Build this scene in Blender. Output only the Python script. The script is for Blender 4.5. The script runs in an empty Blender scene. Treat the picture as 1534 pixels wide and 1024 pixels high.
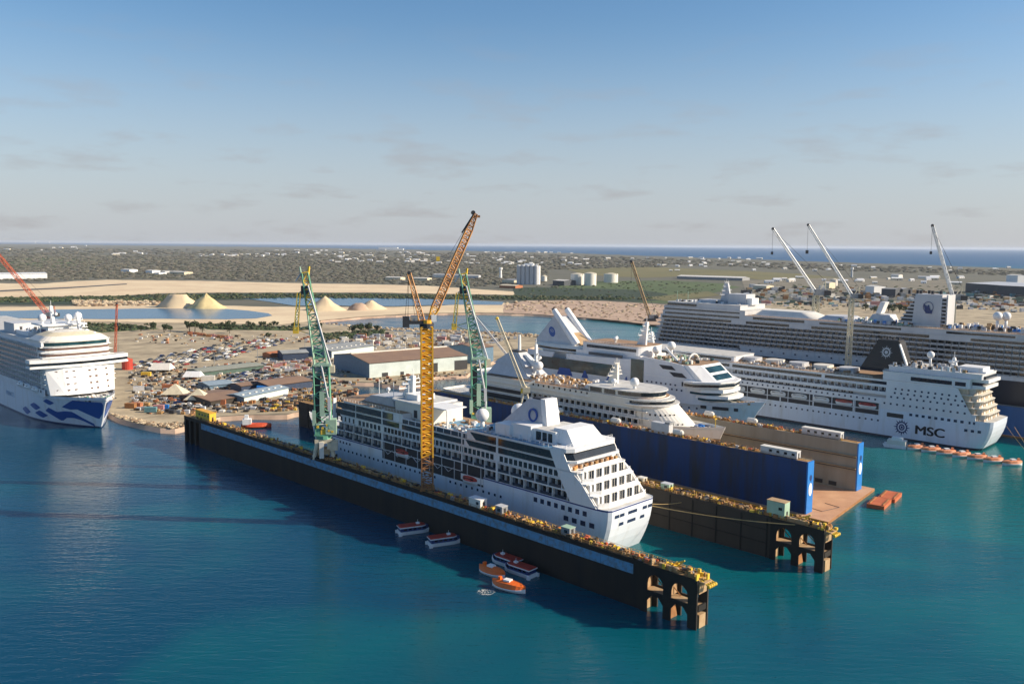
import bpy, math, random
from mathutils import Vector, Matrix
random.seed(7)
R = math.radians
SC = bpy.context.scene
COL = SC.collection
# ------------------------------------------------------------------ camera
FPX, CX, CY, YH, ROLL, CAMZ = 1300.0, 767.0, 512.0, 366.5, R(0.42), 100.0
PITCH = math.atan((CY - YH) * math.cos(ROLL) / FPX)
_f = Vector((0, math.cos(PITCH), -math.sin(PITCH))); _u = Vector((0, math.sin(PITCH), math.cos(PITCH))); _r = Vector((1, 0, 0))
CR = _r * math.cos(ROLL) + _u * math.sin(ROLL); CU = _u * math.cos(ROLL) - _r * math.sin(ROLL)
cam = bpy.data.cameras.new('camera'); camo = bpy.data.objects.new('camera', cam); COL.objects.link(camo)
camo.matrix_world = Matrix(((CR.x, CU.x, -_f.x, 0), (CR.y, CU.y, -_f.y, 0), (CR.z, CU.z, -_f.z, CAMZ), (0, 0, 0, 1)))
cam.sensor_width = 36; cam.lens = FPX * 36 / 1534; cam.clip_start = 1; cam.clip_end = 300000
SC.camera = camo
# ------------------------------------------------------------------ world, sun, exposure
SUN_EL, SUN_AZ = R(27), R(94)          # azimuth measured clockwise from +Y: the sun stands off to +X
W_ = bpy.data.worlds.new('World'); SC.world = W_; W_.use_nodes = True
nt = W_.node_tree; N = nt.nodes; Lk = nt.links; N.clear()
out = N.new('ShaderNodeOutputWorld'); bg = N.new('ShaderNodeBackground'); sky = N.new('ShaderNodeTexSky')
sky.sky_type = 'NISHITA'; sky.sun_disc = False; sky.sun_elevation = SUN_EL; sky.sun_rotation = SUN_AZ
sky.altitude = 100; sky.air_density = 1.0; sky.dust_density = 0.7; sky.ozone_density = 2.2
bg.inputs['Strength'].default_value = 0.095
tc = N.new('ShaderNodeTexCoord'); sep = N.new('ShaderNodeSeparateXYZ'); Lk.new(tc.outputs['Generated'], sep.inputs[0])
mp = N.new('ShaderNodeMapping'); mp.inputs['Scale'].default_value = (1.0, 1.0, 4.2); mp.inputs['Location'].default_value = (3.1, 0.6, 0.2)
Lk.new(tc.outputs['Generated'], mp.inputs[0])
n1 = N.new('ShaderNodeTexNoise'); n1.inputs['Scale'].default_value = 11; n1.inputs['Detail'].default_value = 5; n1.inputs['Roughness'].default_value = .55
Lk.new(mp.outputs[0], n1.inputs['Vector'])
rp = N.new('ShaderNodeValToRGB'); rp.color_ramp.elements[0].position = .53; rp.color_ramp.elements[1].position = .70
Lk.new(n1.outputs['Fac'], rp.inputs[0])
# clouds thin out upward
mr = N.new('ShaderNodeMapRange'); mr.inputs['From Min'].default_value = .0; mr.inputs['From Max'].default_value = .24
mr.inputs['To Min'].default_value = .62; mr.inputs['To Max'].default_value = .0
Lk.new(sep.outputs['Z'], mr.inputs['Value'])
mu = N.new('ShaderNodeMath'); mu.operation = 'MULTIPLY'; Lk.new(rp.outputs[0], mu.inputs[0]); Lk.new(mr.outputs[0], mu.inputs[1])
mx = N.new('ShaderNodeMixRGB'); mx.inputs[2].default_value = (3.05, 2.95, 3.05, 1)
# horizon veil: thin high cloud near the horizon
mv = N.new('ShaderNodeMapRange'); mv.inputs['From Min'].default_value = .0; mv.inputs['From Max'].default_value = .26
mv.inputs['To Min'].default_value = .80; mv.inputs['To Max'].default_value = .0; mv.interpolation_type = 'SMOOTHSTEP'
Lk.new(sep.outputs['Z'], mv.inputs['Value'])
mx0 = N.new('ShaderNodeMixRGB'); mx0.inputs[2].default_value = (3.75, 4.0, 4.6, 1)
hs = N.new('ShaderNodeHueSaturation'); hs.inputs['Saturation'].default_value = 1.2; hs.inputs['Value'].default_value = 1.0; Lk.new(sky.outputs[0], hs.inputs['Color'])
Lk.new(mv.outputs[0], mx0.inputs[0]); Lk.new(hs.outputs[0], mx0.inputs[1])
Lk.new(mu.outputs[0], mx.inputs[0]); Lk.new(mx0.outputs[0], mx.inputs[1]); Lk.new(mx.outputs[0], bg.inputs['Color'])
Lk.new(bg.outputs[0], out.inputs[0])
sl = bpy.data.lights.new('sun', 'SUN'); sl.energy = 5.0; sl.angle = R(0.5); sl.color = (1.0, .86, .67)
so = bpy.data.objects.new('sun', sl); COL.objects.link(so)
sd = Vector((math.sin(SUN_AZ) * math.cos(SUN_EL), math.cos(SUN_AZ) * math.cos(SUN_EL), math.sin(SUN_EL)))
so.rotation_euler = sd.to_track_quat('Z', 'Y').to_euler()
vs = SC.view_settings; vs.view_transform = 'Standard'; vs.look = 'None'; vs.gamma = 1; vs.exposure = 0.5
HAZE = 1.9e-5
SC.cycles.max_bounces = 6; SC.cycles.volume_bounces = 1

# ------------------------------------------------------------------ coordinates
def G(x, y, z=0.0):
    """ground point seen at a photo position, used to survey the site"""
    d = _f * FPX + CR * (x - CX) - CU * (y - CY); t = (z - CAMZ) / d.z
    return Vector((d.x * t, d.y * t, z))
A0 = Vector((49.073, 217.945, 0)); UX = Vector((-.70986, .70434, 0)); VX = Vector((.70434, .70986, 0))
ANG = math.atan2(UX.y, UX.x)
def W(s, t, z=0.0): return A0 + UX * s + VX * t + Vector((0, 0, z))

# ------------------------------------------------------------------ materials
MATS = {}
def mat(name, col, rough=.6, metal=0.0, var=0.12, scale=.4, col2=None, streak=0, bump=0, spec=.4, thr=.5, soft=.25):
    if name in MATS: return MATS[name]
    m = bpy.data.materials.new(name); m.use_nodes = True; t = m.node_tree; b = t.nodes['Principled BSDF']
    b.inputs['Roughness'].default_value = rough; b.inputs['Metallic'].default_value = metal; b.inputs['Specular IOR Level'].default_value = spec
    tcn = t.nodes.new('ShaderNodeTexCoord'); mp = t.nodes.new('ShaderNodeMapping')
    s = (scale, scale, scale * (.12 if streak else 1)); mp.inputs['Scale'].default_value = s
    no = t.nodes.new('ShaderNodeTexNoise'); no.inputs['Scale'].default_value = 1; no.inputs['Detail'].default_value = 6; no.inputs['Roughness'].default_value = .65
    t.links.new(tcn.outputs['Object'], mp.inputs[0]); t.links.new(mp.outputs[0], no.inputs['Vector'])
    r = t.nodes.new('ShaderNodeValToRGB'); r.color_ramp.elements[0].position = thr - soft; r.color_ramp.elements[1].position = thr + soft
    c2 = col2 or tuple(c * (1 - var * 2.2) for c in col)
    r.color_ramp.elements[0].color = (*c2, 1); r.color_ramp.elements[1].color = (*(min(1, c * (1 + (var if not col2 else 0))) for c in col), 1)
    t.links.new(no.outputs['Fac'], r.inputs[0]); t.links.new(r.outputs[0], b.inputs['Base Color'])
    if bump:
        bn = t.nodes.new('ShaderNodeBump'); bn.inputs['Strength'].default_value = .6; bn.inputs['Distance'].default_value = bump
        t.links.new(no.outputs['Fac'], bn.inputs['Height']); t.links.new(bn.outputs[0], b.inputs['Normal'])
    MATS[name] = m; return m
def banded(name, base, bands, rough=.35, var=.05):
    """paint with stripes at fixed heights of the hull: bands = [(z0, z1, colour)] in object space"""
    m = mat(name, base, rough, scale=.30, streak=1, col2=tuple(c * k for c, k in zip(base, (.84, .80, .74))), thr=.38, soft=.12)
    t = m.node_tree; b = t.nodes['Principled BSDF']; src = b.inputs['Base Color'].links[0].from_socket
    tcn = t.nodes.new('ShaderNodeTexCoord'); sp = t.nodes.new('ShaderNodeSeparateXYZ'); t.links.new(tcn.outputs['Object'], sp.inputs[0])
    for z0, z1, c in bands:
        a = t.nodes.new('ShaderNodeMath'); a.operation = 'GREATER_THAN'; a.inputs[1].default_value = z0; t.links.new(sp.outputs['Z'], a.inputs[0])
        e = t.nodes.new('ShaderNodeMath'); e.operation = 'LESS_THAN'; e.inputs[1].default_value = z1; t.links.new(sp.outputs['Z'], e.inputs[0])
        p = t.nodes.new('ShaderNodeMath'); p.operation = 'MULTIPLY'; t.links.new(a.outputs[0], p.inputs[0]); t.links.new(e.outputs[0], p.inputs[1])
        x = t.nodes.new('ShaderNodeMixRGB'); x.inputs[2].default_value = (*c, 1); t.links.new(p.outputs[0], x.inputs[0]); t.links.new(src, x.inputs[1]); src = x.outputs[0]
    t.links.new(src, b.inputs['Base Color']); return m
WHITE = mat('white_paint', (.82, .82, .81), .42, scale=.45, streak=1, col2=(.66, .62, .56), thr=.36, soft=.10)
WARM = mat('warm_white_paint', (.78, .74, .66), .45, var=.06, scale=.15, streak=1)
GREYW = mat('pale_grey_paint', (.55, .56, .58), .5, var=.08)
CREAM = mat('cream_paint', (.70, .62, .45), .5, var=.1)
DECKW = mat('white_steel_deck', (.60, .59, .56), .7, var=.15, scale=.3)
TEAK = mat('teak_deck', (.38, .24, .14), .7, var=.2, scale=.5)
GLASS = mat('dark_glass', (.015, .022, .03), .12, var=.3, scale=.3, spec=.6)
GLASSG = mat('teal_glass', (.02, .07, .085), .12, var=.4, scale=.15, spec=.6)
NAVY = mat('navy_paint', (.02, .045, .16), .4)
BLUE = mat('bright_blue_paint', (.02, .20, .60), .4, var=.06)
SKYB = mat('light_blue_band', (.12, .31, .50), .65, var=.1, scale=.5, col2=(.13, .17, .18), thr=.45, soft=.10)
BLACKH = mat('black_tarred_steel', (.009, .0085, .008), .7, scale=.14, streak=1, col2=(.030, .021, .013), thr=.42, soft=.2)
DKBLUE = mat('worn_blue_steel', (.006, .044, .165), .55, scale=.22, streak=1, col2=(.026, .030, .036), thr=.44, soft=.13)
INNER = mat('grey_inner_wall', (.37, .35, .29), .8, scale=.10, streak=1, col2=(.24, .21, .16))
BROWNW = mat('brown_inner_wall', (.055, .046, .036), .85, scale=.15, streak=1, col2=(.04, .032, .026))
RUSTD = mat('rust_red_deck', (.64, .37, .21), .8, scale=.12, col2=(.42, .20, .11), thr=.42)
RUST = mat('rusty_steel', (.42, .20, .07), .85, scale=.4, col2=(.20, .09, .04))
OCHRE = mat('rusted_ochre_deck', (.52, .32, .12), .85, scale=.35, col2=(.24, .13, .06))
TANS = mat('sunlit_tan_steel', (.50, .38, .22), .8, scale=.3, col2=(.35, .2, .1))
YEL = mat('crane_yellow_paint', (.90, .47, .035), .5, scale=.3, col2=(.55, .25, .03), thr=.4)
ORNG = mat('weathered_orange_paint', (.62, .28, .08), .55, scale=.2, col2=(.5, .27, .12))
YELS = mat('safety_yellow_paint', (.80, .55, .05), .55, scale=.4, col2=(.6, .35, .05), thr=.4)
GRN = mat('green_crane_paint', (.14, .40, .28), .5, scale=.5, col2=(.10, .22, .12), thr=.42)
GRNL = mat('pale_green_paint', (.40, .58, .45), .5, scale=.3, col2=(.3, .42, .3))
REDC = mat('red_lattice_paint', (.58, .12, .05), .5)
DARK = mat('dark_steel', (.04, .04, .045), .6)
GREY = mat('mid_grey_steel', (.28, .29, .30), .6)
CONC = mat('concrete', (.42, .39, .34), .85, scale=.2)
ORL = mat('lifeboat_orange', (.85, .16, .02), .4, var=.08)
RDR = mat('tender_red_roof', (.48, .05, .03), .45, var=.1)
BLACK = mat('black_paint', (.015, .015, .018), .4)
BLOGO = mat('logo_blue_paint', (.03, .10, .36), .4)
PRBLUE = mat('wave_blue_paint', (.015, .09, .34), .35, var=.04)
ROPE = mat('mooring_rope', (.55, .38, .16), .9)

# ------------------------------------------------------------------ mesh builder
class MB:
    def __init__(s): s.v = []; s.f = []; s.m = []; s.mats = []
    def mi(s, m):
        if m not in s.mats: s.mats.append(m)
        return s.mats.index(m)
    def poly(s, pts, faces, m):
        o = len(s.v); s.v += [tuple(p) for p in pts]; k = s.mi(m)
        for f in faces: s.f.append(tuple(i + o for i in f)); s.m.append(k)
    def box(s, x0, x1, y0, y1, z0, z1, m, top=None):
        P = [(x0, y0, z0), (x1, y0, z0), (x1, y1, z0), (x0, y1, z0), (x0, y0, z1), (x1, y0, z1), (x1, y1, z1), (x0, y1, z1)]
        s.poly(P, [(3, 2, 1, 0), (0, 1, 5, 4), (1, 2, 6, 5), (2, 3, 7, 6), (3, 0, 4, 7)] + ([] if top else [(4, 5, 6, 7)]), m)
        if top: s.poly(P[4:], [(0, 1, 2, 3)], top)
    def prism(s, pl, z0, z1, m, top=None, pl2=None):
        n = len(pl); q = pl2 or pl
        P = [(a, b, z0) for a, b in pl] + [(a, b, z1) for a, b in q]
        s.poly(P, [tuple(range(n))[::-1]] + [(i, (i + 1) % n, n + (i + 1) % n, n + i) for i in range(n)] + ([] if top else [tuple(range(n, 2 * n))]), m)
        if top: s.poly(P[n:], [tuple(range(n))], top)
    def side(s, pl, y0, y1, m, sc=None):
        """outline in x,z given thickness in y; sc scales the outline's second face about its centre"""
        n = len(pl); P = [(a, y0, b) for a, b in pl] + [(a, y1, b) for a, b in pl]
        s.poly(P, [tuple(range(n)), tuple(range(n, 2 * n))[::-1]] + [(i, n + i, n + (i + 1) % n, (i + 1) % n) for i in range(n)], m)
    def tube(s, p, q, r, m, n=6, r2=None, cap=True):
        p = Vector(p); q = Vector(q); d = q - p
        if d.length < 1e-6: return
        a = d.orthogonal().normalized() if abs(d.normalized().z) < .99 else Vector((1, 0, 0)); b = d.normalized().cross(a)
        if n == 4: a, b = (a + b).normalized(), (b - a).normalized()
        r2 = r if r2 is None else r2; P = []
        for c, rr in ((p, r), (q, r2)):
            for i in range(n):
                t = 2 * math.pi * i / n; P.append(c + a * (rr * math.cos(t)) + b * (rr * math.sin(t)))
        F = [(i, (i + 1) % n, n + (i + 1) % n, n + i) for i in range(n)]
        if cap: F += [tuple(range(n))[::-1], tuple(range(n, 2 * n))]
        s.poly(P, F, m)
    def ball(s, c, r, m, n=12, k=8, sz=1, half=False):
        P = []; F = []; c = Vector(c)
        for j in range(k + 1):
            a = math.pi * (j / k) * (.5 if half else 1)
            for i in range(n):
                t = 2 * math.pi * i / n; P.append((c.x + r * math.sin(a) * math.cos(t), c.y + r * math.sin(a) * math.sin(t), c.z + r * sz * math.cos(a)))
        for j in range(k):
            for i in range(n): F.append((j * n + i, (j + 1) * n + i, (j + 1) * n + (i + 1) % n, j * n + (i + 1) % n))
        s.poly(P, F, m)
    def lattice(s, p, q, w0, w1, m, seg=8, r=.18, h0=None, h1=None, up=(0, 0, 1), m2=None, n=4):
        """square lattice boom from p to q with four chords and zigzag bracing"""
        p = Vector(p); q = Vector(q); d = (q - p).normalized(); a = d.cross(Vector(up))
        a = a.normalized() if a.length > .01 else Vector((1, 0, 0)); b = a.cross(d).normalized(); h0 = h0 or w0; h1 = h1 or w1; m2 = m2 or m
        def cor(t, i):
            w = (w0 + (w1 - w0) * t) / 2; h = (h0 + (h1 - h0) * t) / 2; sa, sb = ((-1, -1), (1, -1), (1, 1), (-1, 1))[i]
            return p.lerp(q, t) + a * (w * sa) + b * (h * sb)
        for i in range(4): s.tube(cor(0, i), cor(1, i), r, m, n, cap=False)
        for k in range(seg):
            t0, t1 = k / seg, (k + 1) / seg
            for i in range(4):
                j = (i + 1) % 4
                s.tube(cor(t0, i) if k % 2 else cor(t0, j), cor(t1, j) if k % 2 else cor(t1, i), r * .62, m2, 4, cap=False)
                s.tube(cor(t1, i), cor(t1, j), r * .6, m2, 4, cap=False)
    def mesh(s, name, smooth=False):
        me = bpy.data.meshes.new(name); me.from_pydata(s.v, [], s.f)
        for m in s.mats: me.materials.append(m)
        me.polygons.foreach_set('material_index', s.m)
        if smooth: me.polygons.foreach_set('use_smooth', [True] * len(s.f))
        me.update(); return me
    def build(s, name, parent=None, smooth=False, loc=None, rz=0):
        return add(name, s.mesh(name, smooth), parent, loc, rz)
def add(name, me, parent=None, loc=None, rz=0):
    o = bpy.data.objects.new(name, me); COL.objects.link(o)
    if parent: o.parent = parent
    if loc is not None: o.location = loc
    o.rotation_euler.z = rz; return o
def tag(o, label, cat, group=None, kind=None):
    if label: o['label'] = label
    if cat: o['category'] = cat
    if group: o['group'] = group
    if kind: o['kind'] = kind
    return o
def thing(name, label, cat, loc, rz=0, group=None):
    o = bpy.data.objects.new(name, None); COL.objects.link(o); o.location = loc; o.rotation_euler.z = rz; o.empty_display_size = 1
    return tag(o, label, cat, group)
def copy_tree(o, parent=None):
    c = o.copy(); COL.objects.link(c); c.parent = parent
    for ch in KIDS.get(o, []): KIDS.setdefault(c, []).append(copy_tree(ch, c))
    return c
KIDS = {}
def kids(o, *ch):
    KIDS.setdefault(o, []).extend(ch)
def text(name, body, size, parent, m, loc, rot, ext=.03, sx=1, bold=0):
    cu = bpy.data.curves.new(name, 'FONT'); cu.body = body; cu.size = size; cu.extrude = ext; cu.align_x = 'CENTER'; cu.align_y = 'CENTER'; cu.materials.append(m)
    cu.offset = 0
    tmp = bpy.data.objects.new(name, cu); COL.objects.link(tmp); dg = bpy.context.evaluated_depsgraph_get(); me = bpy.data.meshes.new_from_object(tmp.evaluated_get(dg)); bpy.data.objects.remove(tmp)
    if not me.materials: me.materials.append(m)
    if bold:
        vv = [v.co.copy() for v in me.vertices]; ff = [tuple(p.vertices) for p in me.polygons]; m2 = bpy.data.meshes.new(name); V = []; F = []
        for k, (dx, dz) in enumerate(((-bold, 0), (0, .004), (bold, .008), (0, .012))):
            o0 = len(V); V += [(v.x + dx, v.y + (bold * .7 if k == 3 else 0), v.z + dz) for v in vv]; F += [tuple(i + o0 for i in f) for f in ff]
        m2.from_pydata(V, [], F); m2.materials.append(m); me = m2
    o = bpy.data.objects.new(name, me); COL.objects.link(o); o.parent = parent; o.location = loc; o.rotation_euler = rot; o.scale.x = sx; return o
def rows(parent, name, me, xf, cap=100, label=None):
    """repeated part: the first `cap` as objects of their own, the rest as one stuff mesh. xf = [(loc, rz, sx)]"""
    for k, (loc, rz, sx) in enumerate(xf[:cap]):
        o = add(name, me, parent, loc, rz); o.scale.x = sx
    rest = xf[cap:]
    if rest:
        V = []; F = []; MI = []; vs0 = [v.co.copy() for v in me.vertices]; fs = [(tuple(p.vertices), p.material_index) for p in me.polygons]
        for loc, rz, sx in rest:
            M = Matrix.Translation(loc) @ Matrix.Rotation(rz, 4, 'Z') @ Matrix.Diagonal((sx, 1, 1, 1)); o0 = len(V)
            V += [tuple(M @ v) for v in vs0]
            for f, mi in fs: F.append(tuple(i + o0 for i in f)); MI.append(mi)
        m2 = bpy.data.meshes.new(name + '_rows'); m2.from_pydata(V, [], F)
        for m in me.materials: m2.materials.append(m)
        m2.polygons.foreach_set('material_index', MI); m2.update()
        o = add(name + '_rows', m2, parent); o['kind'] = 'stuff'

# ------------------------------------------------------------------ ship kit (local x from stern to bow, y to port, z up)
class Hull:
    def __init__(s, L, B, D, rake=10, cut=6, sf=.85, p0=.70, ps=.12, zb=-1.5, sheer=2.0, eb=(1.7, 2.6), zs=.72, x0=0):
        s.__dict__.update(locals())
    def top(s, p): return s.D + s.sheer * max(0, (p - s.zs) / (1 - s.zs)) ** 1.6
    def xr(s, w):
        w = max(0, min(1, w)); return s.x0 + s.cut * (1 - w) ** 2, s.L - s.rake * (1 - w) ** .85
    def hb(s, p, w):
        w = max(0, min(1, w)); h = 1.0
        if p > s.p0:
            q = (p - s.p0) / (1 - s.p0); h = 1 - q ** (s.eb[0] + (s.eb[1] - s.eb[0]) * w)
        elif p < s.ps:
            q = (s.ps - p) / s.ps; h = 1 - (1 - s.sf) * q ** 2 * (1.6 - .6 * w)
        return max(.012, h) * s.B / 2
    def y(s, x, z):
        w = (z - 0) / s.D; a, b = s.xr(w); p = max(0, min(1, (x - a) / (b - a))); return s.hb(p, w)
    def build(s, root, m, deckm, bul=1.1, nst=44, name='hull'):
        b = MB(); P = [0, .004, .012, .03] + [.06 + .94 * (1 - (1 - i / nst) ** 1.35) for i in range(nst + 1)]
        WL = [s.zb / s.D, 0, .12, .28, .45, .62, .8, 1.0]; n = len(P); k = len(WL)
        for sgn in (1, -1):
            pts = []
            for i, p in enumerate(P):
                rnd = (.86, .95, .985, 1)[i] if i < 4 else 1
                for w in WL:
                    a, e = s.xr(w); z = w * s.D if w <= .45 else s.D * .45 + (s.top(p) - s.D * .45) * (w - .45) / .55
                    pts.append((a + (e - a) * p, sgn * s.hb(p, w) * rnd, z))
            F = []
            for i in range(n - 1):
                for j in range(k - 1):
                    q = (i * k + j, (i + 1) * k + j, (i + 1) * k + j + 1, i * k + j + 1); F.append(q if sgn < 0 else q[::-1])
            b.poly(pts, F, m)
            if sgn < 0: R_ = pts
            else: Lp = pts
        b.poly(Lp[:k] + R_[:k], [(j, j + 1, k + j + 1, k + j) for j in range(k - 1)], m)     # transom
        b.poly(Lp[-k:] + R_[-k:], [(j, j + 1, k + j + 1, k + j) for j in range(k - 1)], m)
        D_ = [Vector(Lp[i * k + k - 1]) for i in range(n)]; E_ = [Vector(R_[i * k + k - 1]) for i in range(n)]
        dz = Vector((0, 0, -bul)); b.poly([v * 1 + dz for v in D_] + [v * 1 + dz for v in E_], [(i, i + 1, n + i + 1, n + i) for i in range(n - 1)], deckm)
        return b.build(name, root)
def outline(x0, x1, hw, rf=0, ra=0, k=7, e=2.0):
    pts = []
    if rf:
        for i in range(k + 1):
            t = math.pi / 2 * i / k; pts.append((x1 - rf + rf * math.cos(t) ** (2 / e) if i < k else x1 - rf, hw * math.sin(t) ** (2 / e)))
        pts[0] = (x1, .3)
    else: pts += [(x1, hw)]
    if ra: pts += [(x0 + ra, hw), (x0 + ra * .3, hw - ra * .35), (x0, hw - ra)]
    else: pts += [(x0, hw)]
    pts += [(a, -c) for a, c in reversed(pts)]
    return pts
def tier(root, x0, x1, hw, z0, z1, m=None, top=None, rf=0, ra=0, lip=.25, name='deck', e=2.0, lipm=None):
    m = m or WHITE; b = MB(); b.prism(outline(x0, x1, hw, rf, ra, e=e), z0, z1 - .3, m)
    b.prism(outline(x0 - lip, x1 + lip, hw + lip, rf, ra, e=e), z1 - .3, z1, lipm or WHITE, top=top or DECKW)
    return b.build(name, root)
def bal_unit(w, h, d, par, back=GLASS, n=1, frame=WHITE):
    b = MB(); b.box(0, .22, 0, d, 0, h, frame); b.box(.22, w, d - .12, d - .02, .0, 1.0, par); b.box(.22, w, d - .3, d, h - .3, h, frame)
    pw = (w - .22) / n
    for i in range(n):
        b.box(.22 + i * pw + .2, .22 + (i + 1) * pw - .12, .02, .06, .1, h - .36, back)
        if i: b.box(.22 + i * pw - .06, .22 + i * pw + .06, 0, d - .2, 0, h, frame)
    b.box(.5, 1.0, .6, 1.0, 0, .55, TEAK)
    return b.mesh('balcony')
def win(w, h, m=GLASS):
    b = MB(); b.box(-w / 2, w / 2, -.05, .05, -h / 2, h / 2, m); return b.mesh('window')
def srow(x0, x1, step, y, z, vis, w=0):
    """places along a ship's side; vis = +1 port, -1 starboard"""
    n = int((x1 - x0) / step + .01); s0 = (x1 - x0) / n
    return [((x0 + i * s0 + (w if vis < 0 else 0), vis * y, z), 0 if vis > 0 else math.pi, 1) for i in range(n)]
def band(root, x0, x1, y, z0, z1, vis, m=GLASS, d=.12, name='window_band', sl0=0, sl1=0):
    b = MB(); b.side([(x0, z0), (x1, z0), (x1 + sl1, z1), (x0 + sl0, z1)], vis * (y - .2), vis * (y + d), m); return b.build(name, root)
def radome(root, x, y, z, r, h=2.0, m=None):
    b = MB(); b.tube((x, y, z), (x, y, z + h), r * .38, WHITE, 8, r * .3); b.ball((x, y, z + h + r * .8), r, m or WHITE, 14, 10)
    return b.build('radome', root, smooth=True)
def mast(root, x, y, z, h, w=5, arms=3, lean=0, m=None):
    m = m or WHITE; b = MB()
    b.side([(x - w * .5, z), (x + w * .5, z), (x + w * .16 + lean, z + h), (x - w * .12 + lean, z + h)], y - .7, y + .7, m)
    for i in range(arms):
        zz = z + h * (.42 + .2 * i); wd = w * (.9 - .2 * i); xx = x + lean * (.42 + .2 * i)
        b.box(xx - .5, xx + .5, y - wd, y + wd, zz, zz + .3, m)
        for q in (-1, 1): b.tube((xx, y + q * wd * .9, zz + .3), (xx, y + q * wd * .9, zz + 1.5), .12, m, 4)
    b.box(x + lean * .6 - 1.8, x + lean * .6 + 1.8, y - .3, y + .3, z + h * .62, z + h * .62 + .7, GREYW)
    b.tube((x + lean, y, z + h), (x + lean, y, z + h + 3), .12, m, 4)
    b.ball((x + 1.5, y + 1.4, z + h * .42 + 1.2), .9, m, 8, 6)
    return b.build('mast', root)
def rails(root, pts, h=1.1, step=2.0, m=None, z=None):
    m = m or WHITE; b = MB()
    for (a, c) in zip(pts[:-1], pts[1:]):
        a = Vector(a); c = Vector(c); n = max(1, int((c - a).length / step))
        for hh in (.55, h): b.tube(a + Vector((0, 0, hh)), c + Vector((0, 0, hh)), .06, m, 3, cap=False)
        for i in range(n + 1): p = a.lerp(c, i / n); b.tube(p, p + Vector((0, 0, h)), .06, m, 3, cap=False)
    return b.build('railing', root)
def clutter(root, name, x0, x1, y0, y1, z, n, cols, smin=.5, smax=1.6, hmax=1.6):
    """small deck fittings too many to count: one stuff part"""
    b = MB()
    for i in range(n):
        x = random.uniform(x0, x1); y = random.uniform(y0, y1); w = random.uniform(smin, smax); d = random.uniform(smin, smax) * .6; h = random.uniform(.3, hmax)
        b.box(x, x + w, y, y + d, z, z + h, random.choice(cols))
    o = b.build(name, root); o['kind'] = 'stuff'; return o
def lifeboat_mb(L=9, B=3.2, tm=None, hm=None):
    tm = tm or ORL; hm = hm or WHITE; b = MB(); n = 10; rings = []
    for i in range(n + 1):
        p = i / n; x = (p - .5) * L; q = abs(2 * p - 1); w = B / 2 * (1 - q ** 3.2) + .05; rings.append((x, w, 1 - .35 * q ** 2.2, .25 * q ** 2))
    P = []
    for x, w, h, sh in rings: P += [(x, -w * .55, -.35), (x, -w, .75 + sh), (x, -w * .98, 1.0 + sh), (x, -w * .7, .95 + 1.35 * h), (x, 0, 1.05 + 1.7 * h), (x, w * .7, .95 + 1.35 * h), (x, w * .98, 1.0 + sh), (x, w, .75 + sh), (x, w * .55, -.35)]
    for i in range(n):
        for j in range(8):
            b.poly([P[i * 9 + j], P[i * 9 + j + 1], P[i * 9 + 9 + j + 1], P[i * 9 + 9 + j]], [(3, 2, 1, 0)], hm if j in (0, 7, 1, 6) else tm)
    for e in (0, n): b.poly(P[e * 9:e * 9 + 9], [tuple(range(9))], tm)
    return b
def lifeboat_part(root, x, y, z, L=9, tm=None, hm=None):
    b = lifeboat_mb(L, 3.2, tm, hm); b.box(-L * .3, L * .3, -1.35, 1.35, 1.5, 1.95, GLASS)
    return b.build('lifeboat', root, loc=(x, y, z))

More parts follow.
